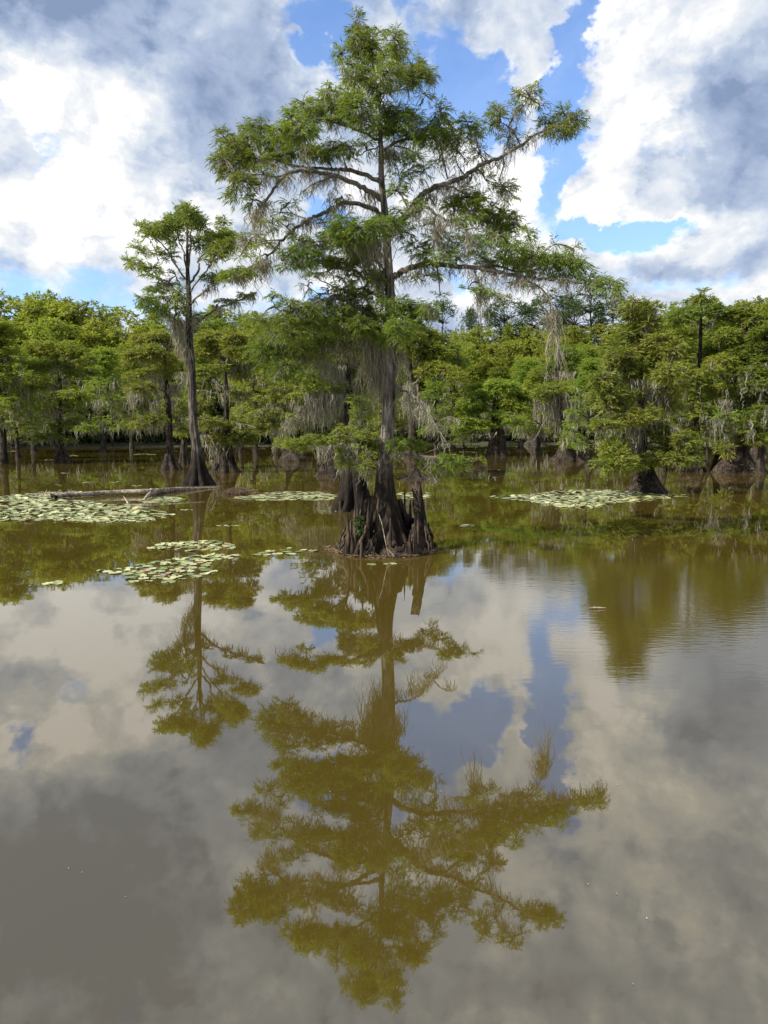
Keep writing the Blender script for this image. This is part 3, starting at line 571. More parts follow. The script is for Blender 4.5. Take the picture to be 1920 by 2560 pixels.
# ================================================================== other cypresses that stand in the water
def mid(label, base, bw, trunk, limbs, leaf, mossy=(), flare=.4, dens=1., name='cypress_tree', leafL=None, lm=.8, bark='bark_dark', droop=.25, mp=.4):
    """limbs: list of (path, w0, dz, [clumps]); every clump is a flattened spray layer"""
    T = [(base[0], base[1] + 8, bw * 1.1), (base[0], base[1] - 2, bw * .95)] + list(trunk)
    tr = Tree(name, label, base, leaf, T, bark)
    tr.build_trunk(flare, 8, .2, 30, 1.0)
    sL = leafL or min(.30, .12 * (tr.D / 14.7) ** .7)
    for (path, w0, dz, cl) in limbs:
        i = tr.limb(path, w0, 1.5, dz)
        for c in cl: tr.clump(c[0], c[1], c[2] * 1.2, c[3] * 1.55, dens * 1.3 * (c[4] if len(c) > 4 else 1.), .7, i, droop, sL, sL * .20, mp, flat=1.6)
        if lm: tr.moss_on_limb(i, lm * 6, .9, .02, 9)
    for (x, y, w, l, n) in mossy: tr.moss_at(x, y, w * 1.1, l * .9, int(n * .75) + 4, .014, None, None, rng.uniform(-.6, .6))
    tr.finish(); return tr
mid('thin-trunked cypress with yellow-green sprays and long moss, left of the tall slender cypress', (427, 1174), 46,
    [(424, 1150, 26), (424, 1120, 17), (423, 1060, 14), (420, 1000, 13), (416, 950, 10), (412, 900, 7), (405, 850, 3)],
    [([(422, 985), (395, 970), (350, 970), (322, 975)], 5, -1.5, [(335, 975, 24, 8), (360, 968, 22, 8)]), ([(418, 955), (390, 935), (350, 935)], 5, 1.2, [(345, 938, 30, 8), (380, 930, 28, 8), (415, 925, 20, 8)]),
     ([(414, 910), (380, 895), (340, 885)], 4, -1, [(345, 885, 28, 11), (380, 878, 28, 11), (320, 895, 18, 8)]), ([(410, 880), (430, 860), (450, 850)], 4, 1, [(435, 875, 22, 12), (410, 855, 26, 11), (445, 895, 22, 9)]),
     ([(408, 865), (380, 850), (350, 845)], 4, .8, [(360, 848, 30, 10), (395, 840, 26, 9)]), ([(423, 1040), (400, 1035), (370, 1045)], 4, -1.2, [(365, 1050, 22, 7), (345, 1060, 14, 5), (390, 1045, 18, 6)]), ([(423, 1070), (445, 1050), (460, 1040)], 4, .8, [(450, 1025, 16, 8), (455, 1070, 14, 7)])],
    'leaf_yellow', [(400, 935, 40, 65, 140), (415, 960, 30, 60, 110), (370, 950, 40, 40, 70), (345, 985, 26, 40, 40), (327, 985, 8, 70, 26), (385, 1000, 16, 75, 70), (375, 1045, 26, 50, 60), (440, 960, 24, 60, 70), (430, 1000, 20, 50, 60), (347, 1065, 8, 50, 26), (395, 1050, 18, 50, 50), (360, 885, 40, 40, 60)], .3)
mid('cypress with yellow-green tiered crown and broad dark shaggy foot, right of the tall slender cypress', (563, 1180), 62,
    [(563, 1160, 46), (563, 1120, 34), (566, 1060, 15), (566, 980, 11), (562, 930, 9), (560, 880, 5), (562, 835, 2)],
    [([(566, 965), (530, 945), (505, 930)], 5, -1.5, [(515, 930, 28, 8), (540, 918, 24, 8)]), ([(564, 940), (590, 920), (620, 915)], 5, 1.2, [(600, 930, 26, 10), (575, 910, 22, 9), (620, 915, 18, 8)]),
     ([(561, 900), (530, 885), (500, 880)], 4, 1, [(510, 882, 28, 11), (540, 872, 26, 11), (560, 880, 20, 8)]), ([(561, 900), (575, 870), (600, 860)], 4, -1.2, [(590, 870, 28, 11), (615, 885, 18, 8)]),
     ([(561, 860), (540, 845), (510, 842)], 3, .8, [(520, 848, 28, 9), (555, 838, 26, 8)]), ([(562, 855), (585, 840), (605, 838)], 3, -.8, [(590, 845, 28, 9)]),
     ([(566, 1050), (530, 1045), (500, 1050)], 4, -1.5, [(510, 1050, 26, 7), (535, 1058, 24, 7)]), ([(566, 1060), (600, 1060), (640, 1070)], 4, -1.2, [(590, 1060, 26, 9), (615, 1080, 26, 8)]), ([(565, 1100), (520, 1085), (500, 1090)], 4, -1.4, [(540, 1095, 30, 8), (575, 1100, 30, 9), (615, 1102, 20, 7)]), ([(565, 990), (540, 985), (500, 975)], 3, .6, [(510, 1000, 20, 7, .7), (600, 985, 22, 8, .7)])],
    'leaf_yellow', [(560, 1100, 40, 60, 160), (535, 1110, 16, 70, 60), (595, 1105, 16, 40, 40), (545, 960, 20, 30, 40), (580, 975, 20, 40, 50), (530, 1150, 8, 30, 20)], .35)
mid('lone cypress with conical brown foot and tiered green crown off the shaded left bank', (156, 1156), 36,
    [(153, 1125, 17), (151, 1080, 10), (151, 1020, 9), (150, 960, 8), (146, 925, 5), (140, 880, 2)],
    [([(150, 975), (130, 962), (95, 960)], 4, -1.5, [(100, 962, 18, 7), (80, 955, 14, 5)]), ([(150, 950), (185, 930), (225, 930)], 5, 1.2, [(210, 930, 26, 8), (180, 920, 24, 8), (235, 925, 14, 6)]),
     ([(148, 935), (120, 920), (85, 910)], 4, 1, [(100, 915, 26, 8), (75, 905, 20, 7), (130, 905, 22, 8)]), ([(147, 930), (165, 900), (205, 885)], 4, -1, [(195, 885, 24, 9), (165, 880, 24, 9), (215, 900, 16, 7)]),
     ([(145, 915), (120, 885), (110, 870)], 3, -.7, [(120, 880, 24, 9), (145, 868, 22, 8), (110, 865, 14, 7)]), ([(151, 1000), (180, 990), (215, 990)], 4, -1.2, [(185, 985, 28, 9), (165, 1000, 20, 7), (205, 1000, 16, 6)]),
     ([(151, 1025), (130, 1015), (110, 1018)], 3, -1, [(120, 1016, 16, 5), (185, 1018, 30, 4, .7)]), ([(151, 1065), (190, 1055), (230, 1068)], 4, -1.2, [(190, 1055, 30, 8), (220, 1070, 22, 6), (145, 1065, 22, 6)]), ([(152, 1095), (120, 1088), (95, 1093)], 3, -1, [(125, 1088, 22, 6), (100, 1095, 16, 4), (170, 1100, 12, 3)])],
    'leaf_mid', [(108, 1020, 10, 28, 30), (132, 1020, 6, 24, 16), (178, 1025, 8, 22, 20), (189, 1098, 5, 26, 20), (145, 1025, 10, 40, 30), (60, 970, 20, 60, 20), (220, 1075, 20, 18, 26), (240, 1000, 20, 60, 26)], .3, .95)
G = mid('shaggy moss-curtained cypress just behind the tallest one on its left', (838, 1190), 84,
    [(838, 1165, 60), (845, 1120, 36), (860, 1060, 22), (870, 1000, 18), (871, 950, 14), (868, 900, 9), (860, 850, 5)],
    [([(870, 990), (840, 978), (800, 980), (775, 986), (768, 1010), (745, 1030), (720, 1048), (714, 1085)], 8, -1.5, [(790, 968, 20, 6), (825, 975, 26, 6), (755, 970, 18, 7, .6), (855, 968, 12, 5), (728, 1040, 10, 4, .7)]), ([(870, 930), (840, 920), (810, 915)], 5, 1, [(800, 905, 16, 8, .6), (770, 930, 18, 10, .5)]),
     ([(868, 910), (890, 900), (920, 905)], 5, 1.2, [(905, 925, 18, 12, .7), (920, 960, 18, 12, .7)]), ([(871, 1010), (890, 1000), (915, 1005)], 4, -1, [(895, 1000, 18, 7), (905, 1030, 20, 10, .7)]), ([(870, 960), (900, 950), (925, 945)], 3, 1, [(900, 975, 20, 12, .6)]),
     ([(864, 870), (820, 845), (770, 850), (720, 870)], 6, -1.5, [(830, 835, 34, 12), (780, 845, 34, 12), (735, 865, 32, 12), (700, 885, 26, 10), (760, 885, 28, 10)]), ([(862, 860), (840, 825), (800, 805)], 5, 1., [(840, 815, 30, 11), (800, 800, 30, 11), (760, 815, 28, 11)]), ([(862, 850), (880, 825), (910, 810)], 5, -1., [(890, 815, 30, 12), (920, 825, 26, 12), (865, 800, 26, 10)]),
     ([(868, 900), (905, 880), (935, 870)], 5, .8, [(920, 870, 28, 12), (945, 890, 22, 12)]), ([(868, 920), (830, 900), (790, 905)], 5, -1., [(800, 900, 26, 9, .7), (840, 890, 26, 9, .7)])],
    'leaf_mid', [(790, 985, 34, 100, 260), (820, 985, 40, 105, 300), (760, 1015, 24, 70, 150), (735, 1040, 20, 50, 90), (716, 1055, 10, 45, 50), (850, 985, 30, 80, 160), (840, 915, 34, 80, 150), (855, 900, 26, 110, 180), (875, 890, 22, 100, 130), (815, 900, 20, 70, 90), (795, 870, 20, 90, 80), (880, 950, 16, 60, 60), (805, 1110, 24, 70, 120), (830, 1100, 40, 80, 200), (855, 1100, 24, 80, 130), (900, 1035, 24, 40, 60)], .3, .8)
mid('small yellow-green cypress on a low dark stump, left of the moss-curtained cypress', (728, 1153), 66,
    [(726, 1140, 44), (722, 1120, 16), (714, 1080, 6), (712, 1030, 5), (711, 990, 3), (711, 960, 1)],
    [([(712, 1025), (690, 1018), (655, 1025)], 3, -1, [(665, 1030, 22, 6), (640, 1038, 14, 5)]), ([(711, 1000), (690, 992), (650, 990)], 3, .8, [(665, 995, 24, 5), (700, 1000, 20, 6)]), ([(711, 985), (735, 985), (770, 975)], 3, -.8, [(750, 985, 22, 6), (730, 995, 16, 6)]),
     ([(713, 1050), (690, 1048), (640, 1060)], 3, -1, [(650, 1060, 24, 8), (680, 1055, 22, 7), (640, 1075, 16, 6)]), ([(711, 975), (720, 965), (735, 962)], 2, .5, [(715, 965, 20, 6), (690, 975, 18, 5)])],
    'leaf_yellow', [(685, 1000, 20, 40, 40), (690, 1075, 20, 30, 40), (730, 1000, 20, 30, 30)], .3)
mid('dark green spreading cypress with dark mossy trunk, just right of the tallest cypress trunk', (1030, 1140), 44,
    [(1030, 1115, 24), (1030, 1060, 16), (1029, 1000, 14), (1028, 950, 11), (1026, 900, 6), (1022, 840, 2)],
    [([(1029, 965), (1055, 940), (1085, 925), (1110, 935)], 6, -1.2, [(1085, 915, 30, 11), (1115, 925, 30, 11), (1140, 940, 24, 9), (1060, 930, 20, 9, .7)]), ([(1028, 930), (1050, 900), (1080, 870)], 5, .6, [(1075, 870, 30, 13), (1105, 885, 26, 11), (1050, 885, 22, 11)]),
     ([(1027, 910), (1015, 880), (1010, 850)], 4, -.8, [(1015, 850, 22, 12), (1005, 880, 18, 11), (1035, 840, 26, 12)]), ([(1026, 890), (1040, 850), (1060, 825)], 4, 1, [(1060, 835, 28, 11), (1090, 845, 24, 10), (1035, 815, 22, 8)]), ([(1030, 990), (1000, 975), (985, 965)], 4, 1, [(1000, 930, 16, 12, .6)]), ([(1028, 930), (1085, 945), (1150, 900)], 4, 1.5, [(1145, 905, 24, 10), (1130, 870, 20, 9)])],
    'leaf_mid', [(1025, 960, 18, 110, 140), (1040, 1000, 14, 90, 90), (1010, 990, 14, 60, 60), (1060, 1000, 20, 80, 90), (1020, 900, 16, 60, 50)], .3, .9)
mid('bright green flat-topped umbrella-shaped cypress on a stout black foot', (1243, 1139), 46,
    [(1243, 1120, 38), (1243, 1090, 34), (1242, 1070, 27), (1240, 1040, 22), (1238, 1010, 12), (1236, 990, 5)],
    [([(1240, 1030), (1215, 1010), (1180, 1000)], 5, -1.2, [(1175, 1005, 24, 9), (1200, 990, 26, 10)]), ([(1239, 1015), (1215, 995), (1205, 980)], 5, 1, [(1190, 972, 24, 9), (1215, 965, 26, 10)]), ([(1238, 1010), (1250, 980), (1255, 960)], 5, -.8, [(1245, 958, 30, 8), (1270, 965, 28, 9), (1225, 980, 24, 9)]),
     ([(1239, 1015), (1270, 995), (1310, 990)], 5, 1, [(1300, 985, 28, 10), (1320, 1000, 22, 9), (1285, 975, 24, 9)]), ([(1241, 1040), (1280, 1025), (1330, 1020)], 5, -1, [(1300, 1020, 28, 9), (1330, 1015, 16, 8), (1270, 1005, 26, 9)]), ([(1242, 1060), (1200, 1045), (1160, 1055)], 4, -1.4, [(1165, 1050, 26, 6), (1200, 1055, 26, 6), (1150, 1066, 18, 6)]), ([(1242, 1070), (1215, 1065), (1140, 1075)], 4, -1.6, [(1160, 1078, 26, 6), (1190, 1070, 24, 6), (1240, 1056, 22, 5), (1225, 1062, 24, 5)]),
     ([(1241, 1050), (1265, 1035), (1275, 1032)], 4, -1.6, [(1250, 1032, 20, 5), (1275, 1045, 22, 7, .6), (1300, 1055, 20, 8, .5)]), ([(1240, 1030), (1180, 1025), (1160, 1028)], 4, .4, [(1165, 1028, 24, 8), (1195, 1020, 24, 8)])],
    'leaf_bright', [(1180, 1085, 40, 22, 60), (1215, 1080, 40, 24, 60), (1270, 1070, 30, 24, 40)], .3, 1.1, lm=.3, mp=.1)
mid('cypress thickly hung with pale brown moss, between the umbrella-shaped and the yellowing cypress', (1420, 1153), 72,
    [(1420, 1135, 52), (1416, 1100, 26), (1408, 1050, 14), (1400, 1000, 11), (1396, 950, 9), (1396, 900, 6), (1398, 860, 2)],
    [([(1400, 990), (1375, 975), (1350, 985)], 5, -1.2, [(1365, 975, 24, 8), (1390, 965, 22, 8), (1350, 990, 14, 6)]), ([(1400, 985), (1430, 970), (1470, 975)], 5, -.8, [(1430, 968, 26, 9), (1460, 975, 26, 9), (1480, 990, 16, 7)]), ([(1397, 950), (1375, 935), (1350, 930)], 4, 1, [(1360, 925, 22, 8, .8), (1385, 915, 22, 9, .8)]), ([(1397, 930), (1425, 915), (1460, 910)], 4, 1, [(1430, 910, 26, 10, .8), (1460, 925, 22, 9, .8)]), ([(1397, 890), (1410, 880), (1430, 875)], 3, .5, [(1405, 875, 20, 9, .8), (1430, 885, 20, 8, .8)]),
     ([(1412, 1075), (1430, 1085), (1450, 1095)], 4, -1.2, [(1425, 1095, 18, 9), (1445, 1105, 18, 7), (1430, 1112, 16, 5)]), ([(1410, 1060), (1370, 1050), (1345, 1085), (1330, 1110)], 4, -1, [])],
    'leaf_mid', [(1400, 990, 34, 70, 200), (1380, 985, 22, 90, 130), (1395, 1000, 16, 120, 120), (1430, 985, 30, 80, 150), (1450, 1000, 24, 80, 100), (1365, 990, 14, 60, 60), (1470, 990, 18, 60, 60), (1415, 930, 30, 50, 80), (1400, 880, 18, 60, 50), (1345, 1000, 20, 60, 50), (1410, 1100, 14, 40, 40)], .35)
mid('yellowing cypress with gold foliage over a conical dark foot beside the right lily patch', (1613, 1229), 78,
    [(1613, 1205, 54), (1611, 1175, 38), (1608, 1130, 26), (1605, 1080, 20), (1602, 1020, 17), (1600, 970, 13), (1604, 900, 9), (1602, 840, 6), (1600, 780, 2)],
    [([(1602, 1000), (1570, 990), (1530, 1005)], 6, -1.2, [(1545, 1000, 30, 9), (1575, 985, 24, 8), (1520, 1015, 18, 8)]), ([(1600, 970), (1565, 950), (1530, 945)], 5, .8, [(1540, 935, 30, 12, .8), (1565, 945, 24, 11, .8)]), ([(1602, 930), (1575, 905), (1550, 895)], 5, -.8, [(1555, 890, 30, 12), (1580, 875, 26, 12), (1530, 905, 22, 9)]), ([(1603, 900), (1630, 885), (1660, 885)], 5, .8, [(1640, 885, 28, 12), (1665, 895, 24, 10), (1620, 900, 24, 9)]),
     ([(1602, 860), (1580, 840), (1560, 830)], 4, .6, [(1565, 835, 26, 11), (1590, 825, 28, 12), (1610, 845, 24, 11)]), ([(1601, 830), (1620, 810), (1640, 805)], 4, -.6, [(1620, 805, 26, 10), (1595, 795, 26, 9), (1605, 775, 24, 9), (1590, 756, 18, 7), (1625, 768, 20, 8), (1575, 775, 22, 9)]), ([(1602, 990), (1640, 975), (1680, 985)], 6, .6, [(1660, 1000, 28, 12), (1680, 1015, 22, 10)]), ([(1606, 1050), (1640, 1040), (1690, 1070)], 6, -1.2, [(1650, 1075, 30, 14), (1680, 1095, 30, 14), (1710, 1100, 22, 12)]),
     ([(1606, 1060), (1570, 1050), (1520, 1060)], 6, -1.2, [(1520, 1060, 32, 8), (1550, 1050, 26, 8), (1500, 1065, 18, 6)]), ([(1609, 1120), (1570, 1110), (1530, 1130)], 5, -1.5, [(1530, 1130, 28, 16), (1550, 1150, 34, 14), (1580, 1160, 26, 10), (1510, 1160, 20, 10), (1540, 1110, 24, 9)]), ([(1610, 1140), (1620, 1130), (1630, 1135)], 5, -1.3, [(1620, 1137, 24, 9), (1600, 1148, 18, 6), (1640, 1145, 16, 7)]), ([(1608, 1110), (1650, 1110), (1700, 1135)], 5, -1.0, [(1670, 1130, 32, 13), (1700, 1145, 28, 11), (1730, 1135, 20, 12), (1650, 1150, 20, 8)]), ([(1603, 900), (1660, 870), (1690, 880)], 5, -.8, [(1650, 850, 30, 14), (1680, 870, 26, 13), (1670, 930, 30, 14), (1690, 960, 26, 14), (1640, 925, 28, 13)]), ([(1601, 960), (1550, 925), (1500, 930)], 5, -1.0, [(1510, 945, 28, 12), (1525, 975, 28, 12), (1500, 990, 26, 12), (1545, 870, 26, 12), (1570, 915, 26, 12)]), ([(1602, 1010), (1600, 1030), (1590, 1045)], 4, -1.5, [(1600, 1045, 24, 9), (1570, 1030, 22, 8), (1625, 1030, 20, 8)])],
    'leaf_yellow', [(1600, 950, 50, 45, 120), (1620, 970, 40, 70, 150), (1640, 990, 40, 60, 130), (1590, 1060, 20, 80, 120), (1600, 1080, 20, 90, 120), (1640, 1050, 30, 60, 90), (1560, 1010, 26, 40, 60), (1520, 1015, 10, 40, 30), (1680, 1020, 26, 40, 50), (1610, 1020, 30, 50, 90), (1650, 1120, 20, 40, 50)], .35, .9)
mid('tall straight cypress rising above its neighbours from a low brown stump on the right', (1735, 1178), 66,
    [(1738, 1160, 52), (1742, 1120, 24), (1742, 1060, 13), (1744, 1000, 12), (1748, 940, 11), (1750, 880, 10), (1752, 820, 8), (1752, 770, 4), (1750, 735, 2)],
    [([(1752, 810), (1725, 795), (1690, 800)], 4, -1, [(1695, 795, 26, 10), (1720, 780, 24, 9)]), ([(1752, 830), (1780, 800), (1810, 785)], 4, -1, [(1800, 780, 26, 10), (1775, 770, 22, 9)]), ([(1751, 780), (1740, 760), (1725, 755)], 3, .8, [(1740, 755, 22, 8), (1762, 748, 18, 7), (1752, 735, 8, 7)]), ([(1750, 890), (1720, 875), (1690, 880)], 4, 1.2, [(1700, 870, 26, 10), (1680, 890, 20, 8)]), ([(1750, 900), (1780, 880), (1800, 885)], 4, 1.2, [(1785, 875, 26, 10)]),
     ([(1746, 970), (1715, 965), (1690, 980)], 4, 1, [(1700, 985, 22, 9), (1720, 1000, 24, 10)]), ([(1744, 1010), (1770, 1000), (1790, 1005)], 4, -1, [(1775, 1010, 24, 8), (1760, 1020, 20, 7)]), ([(1743, 1050), (1765, 1045), (1790, 1045)], 4, -1, [(1770, 1040, 26, 8), (1785, 1060, 20, 8), (1720, 1080, 18, 7)])],
    'leaf_mid', [(1770, 1030, 20, 50, 60), (1790, 1040, 10, 80, 50), (1730, 1000, 20, 40, 40), (1765, 1060, 16, 60, 50)], .35, lm=.5)
mid('broad-footed cypress with wide dark green tiers near the right edge', (1843, 1181), 98,
    [(1843, 1165, 74), (1846, 1130, 44), (1850, 1090, 30), (1852, 1040, 20), (1856, 980, 17), (1858, 930, 14), (1860, 870, 9), (1862, 820, 6), (1865, 770, 2)],
    [([(1857, 940), (1890, 945), (1925, 955)], 6, -1, [(1900, 925, 28, 10), (1920, 910, 22, 12)]), ([(1858, 920), (1820, 900), (1780, 905)], 6, -1, [(1800, 905, 32, 12), (1830, 890, 30, 11), (1775, 925, 20, 8)]), ([(1860, 870), (1890, 855), (1925, 850)], 5, .8, [(1895, 850, 30, 12), (1915, 870, 22, 11)]), ([(1860, 860), (1830, 840), (1800, 845)], 5, .8, [(1815, 840, 30, 12), (1840, 825, 26, 11)]), ([(1862, 820), (1885, 800), (1910, 800)], 4, -.6, [(1890, 800, 28, 11), (1865, 785, 24, 10), (1910, 815, 18, 9)]), ([(1862, 810), (1840, 795), (1825, 790)], 4, .6, [(1835, 790, 24, 10), (1855, 770, 18, 8)]),
     ([(1856, 970), (1820, 960), (1790, 970)], 5, 1, [(1800, 965, 28, 10), (1830, 955, 24, 9)]), ([(1853, 1030), (1830, 1020), (1810, 1030)], 5, -1.5, [(1835, 1025, 24, 7), (1815, 1038, 18, 6)]), ([(1852, 1050), (1880, 1050), (1915, 1065)], 5, -1.3, [(1885, 1060, 28, 11), (1910, 1075, 22, 11), (1870, 1090, 22, 9), (1900, 1100, 22, 9)]), ([(1856, 990), (1890, 985), (1920, 995)], 5, .8, [(1890, 985, 26, 11), (1915, 1000, 20, 11)]), ([(1850, 1080), (1825, 1090), (1812, 1110)], 4, -1.3, [(1812, 1122, 14, 8), (1870, 1030, 16, 6)])],
    'leaf_mid', [(1830, 1035, 26, 70, 110), (1845, 1050, 20, 90, 110), (1815, 1000, 26, 50, 60), (1880, 960, 30, 60, 70), (1900, 990, 24, 60, 60), (1870, 1000, 24, 60, 60), (1800, 940, 26, 40, 50), (1795, 1045, 14, 70, 60)], .35)
mid('small cypress with knobbly foot tucked behind the broad-footed one at the right edge', (1893, 1142), 46, [(1893, 1130, 30), (1894, 1100, 14), (1895, 1050, 9), (1895, 980, 5), (1896, 940, 2)],
    [([(1895, 1030), (1915, 1020), (1930, 1025)], 4, -.6, [(1915, 1030, 22, 12)]), ([(1895, 990), (1880, 970), (1870, 965)], 3, .6, [(1880, 960, 24, 12), (1905, 950, 22, 10)]), ([(1894, 1080), (1880, 1075), (1870, 1080)], 3, -.6, [(1880, 1085, 20, 8), (1910, 1090, 18, 9)])], 'leaf_mid', [(1895, 1035, 20, 60, 60)], .3)
mid('narrow dark cypress foot with sparse sprays just behind the tall slender cypress', (461, 1160), 28, [(461, 1145, 22), (460, 1115, 15), (459, 1080, 9), (457, 1040, 5), (456, 1000, 2)],
    [([(459, 1075), (445, 1065), (438, 1068)], 3, -.5, [(445, 1062, 14, 5), (455, 1080, 12, 5)]), ([(457, 1045), (470, 1035), (482, 1035)], 3, .5, [(470, 1030, 16, 6), (455, 1020, 14, 6)]), ([(456, 1010), (445, 1000), (438, 1000)], 2, .5, [(450, 1000, 16, 6)])], 'leaf_mid', [(462, 1050, 12, 50, 40)], .3)
mid('low grey root fan of a half-drowned cypress hung with moss, left of the moss-laden cypress', (1335, 1113), 40, [(1337, 1100, 26), (1345, 1082, 14), (1360, 1068, 8), (1378, 1055, 4), (1390, 1045, 2)],
    [([(1348, 1080), (1365, 1050), (1400, 1035)], 4, -.3, [(1385, 1030, 16, 4, .5)]), ([(1340, 1095), (1330, 1060), (1345, 1020)], 4, .3, [(1345, 1020, 16, 6, .5)])], 'leaf_mid', [(1365, 1060, 14, 50, 40), (1345, 1040, 16, 60, 40)], .4, bark='bark_far')
mid('low rotting stump crowned with pale sticks, under the low right branch of the tallest cypress', (1040, 1197), 84, [(1040, 1191, 50), (1040, 1183, 34), (1041, 1175, 14), (1041, 1170, 3)],
    [([(1040, 1180), (1030, 1160), (1031, 1152)], 2.5, -.3, []), ([(1040, 1180), (1037, 1160), (1040, 1150)], 2.5, -.4, []), ([(1043, 1180), (1040, 1165), (1038, 1154)], 2.5, .2, []), ([(1036, 1180), (1024, 1168), (1020, 1160)], 2, .2, []), ([(1045, 1182), (1052, 1170), (1046, 1156)], 2, -.2, []), ([(1048, 1184), (1060, 1178), (1052, 1162)], 2, -.3, [])],
    'leaf_mid', [], .3, name='rotten_stump', lm=0)
# left hollow stump, seven metres behind the main tree
s = Tree('hollow_stump', 'hollow mossy stump topped with dead twigs, behind the root base of the tallest cypress', (884, 1275), 'leaf_main',
         [(884, 1285, 84), (884, 1274, 74), (885, 1250, 62), (884, 1215, 56), (882, 1180, 50), (880, 1150, 44), (880, 1122, 34), (880, 1108, 10)], 'bark', cat='stump')
s.build_trunk(.5, 7, .25, 44, .8)
for i in range(26):
    x0 = rng.uniform(862, 925); y0 = rng.uniform(1105, 1135); an = rng.uniform(-2.6, -.2) if i % 3 else rng.uniform(-3.3, .3); ln = rng.uniform(20, 55)
    s.limb([(x0, y0), (x0 + ln * .5 * math.cos(an) + rng.normal() * 4, y0 + ln * .4 * math.sin(an) + rng.normal() * 3), (x0 + ln * math.cos(an), y0 + ln * .55 * math.sin(an) + 4)], 2.4, .8, rng.uniform(-.6, .3))
s.moss_at(858, 1130, 16, 75, 110, .014); s.moss_at(875, 1125, 22, 60, 90, .014); s.moss_at(900, 1135, 18, 55, 80, .014); s.moss_at(850, 1140, 8, 50, 40, .014)
s.limb_bark = 'twig'; s.finish()
knee_root = s.root
for (x, y, h, r) in [(-.36, -.25, .35, .12), (-.2, -.4, .25, .1), (.3, -.35, .3, .12), (-.45, 0, .45, .1)]: knee(knee_root, x, y, h, r)

# ================================================================== forest on the far bank
def skyline(px): return np.interp(px, [-400, 0, 120, 200, 260, 330, 400, 480, 560, 640, 760, 900, 1000, 1100, 1250, 1420, 1500, 1560, 1650, 1720, 1780, 1850, 1920, 2300], [750, 752, 762, 768, 772, 792, 822, 825, 800, 808, 805, 805, 840, 838, 832, 815, 812, 800, 780, 765, 760, 752, 748, 740])
def shore(x): return np.interp(x, [-140, -60, -20, 20, 60, 140], [84, 90, 104, 118, 116, 104])
def forest_proto(kind, H=18.):
    """kind: round (deciduous), tiered (mossy cypress), pine"""
    tb = MB(); fb = MB(); mbm = MB()
    n = 9; z = np.linspace(-.3, H * .92, n); wob = np.cumsum(rng.normal(size=(n, 2)) * .12, axis=0)
    P = np.stack([wob[:, 0] - wob[0, 0], wob[:, 1] - wob[0, 1], z], 1)
    r0 = .27 if kind == 'tiered' else .26
    r = r0 * (1 - z / H) ** .8 + .03; r[0] *= 1.9 if kind == 'tiered' else 1.3; r[1] *= 1.15
    tube(tb, spline(P, 3), np.interp(np.linspace(0, 1, len(spline(P, 3))), np.linspace(0, 1, n), r), 10)
    clumps = []
    if kind == 'round':
        for i in range(95):
            u = sphere_pts(1)[0]; u[2] = abs(u[2]) * 1.3 - .55
            zc = H * .60 + u[2] * H * .40; w = (3.9 + .5 * math.sin(i)) * rng.uniform(.75, 1.) * (1 - .35 * max(0, u[2]))
            clumps.append((np.array([u[0] * w, u[1] * w, zc]), rng.uniform(.75, 1.25), .8))
        for i in range(8): clumps.append((np.array([rng.normal() * 1.2, rng.normal() * 1.2, H * rng.uniform(.93, 1.0)]), rng.uniform(.5, .8), 1.3))
    elif kind == 'tiered':
        for i in range(84):
            h = rng.uniform(.05, 1.) ** .85; an = rng.random() * 6.28
            w = 4.0 * (1.08 - h) ** .55 * rng.uniform(.35, 1.)
            clumps.append((np.array([w * math.cos(an), w * math.sin(an), H * (.12 + .86 * h) + .1 * w]), rng.uniform(.95, 1.6) * (1.05 - .35 * h), .62))
    else:
        for i in range(46):
            u = sphere_pts(1)[0]; u[2] = u[2] * .9
            zc = H * .76 + u[2] * H * .22; w = 3.6 * math.sqrt(max(.1, 1 - (.8 * u[2]) ** 2))
            clumps.append((np.array([u[0] * w, u[1] * w, zc]), rng.uniform(.8, 1.4), .62))
    for c, rr, fl in clumps:
        q = P[np.argmin(np.abs(P[:, 2] - (c[2] - .35 * np.hypot(c[0], c[1]))))]
        tube(tb, np.stack([q, q + (c - q) * .5 + np.array([0, 0, .3]), c]), [.07, .05, .02], 4)
        if kind == 'pine':
            spray(fb, c, (rr, rr, rr * fl), 26, 9, .36, .08, -.1, up=.2)
        elif kind == 'round':
            spray(fb, c, (rr, rr, rr * fl), 22, 8, .40, .15, .15, up=.2)
        else:
            spray(fb, c, (rr * 1.15, rr * 1.15, rr * fl), 26, 9, .36, .10, .25, 1.6, up=.1)
            if c[2] < H * .75:
                for _ in range(3): moss(mbm, c + np.array([rng.normal() * rr * .6, rng.normal() * rr * .6, -.2]), .3, rng.uniform(1., 2.6), 6, .10)
    me_t = mesh('trunk', np.concatenate(tb.V), np.concatenate(tb.Q), M['bark_far'])
    me_f = mesh('crown', np.concatenate(fb.V), np.concatenate(fb.Q), M['leaf_pine' if kind == 'pine' else 'leaf_forest' if kind == 'round' else 'leaf_mid'], False)
    me_m = mesh('moss_foliage', np.concatenate(mbm.V), np.concatenate(mbm.Q), M['moss'], False) if not mbm.empty() else None
    return me_t, me_f, me_m
PROTO = {'round': [forest_proto('round') for _ in range(4)], 'tiered': [forest_proto('tiered') for _ in range(4)], 'pine': [forest_proto('pine') for _ in range(3)]}
FNAME = {'round': 'forest_tree', 'tiered': 'cypress_tree', 'pine': 'pine_tree'}
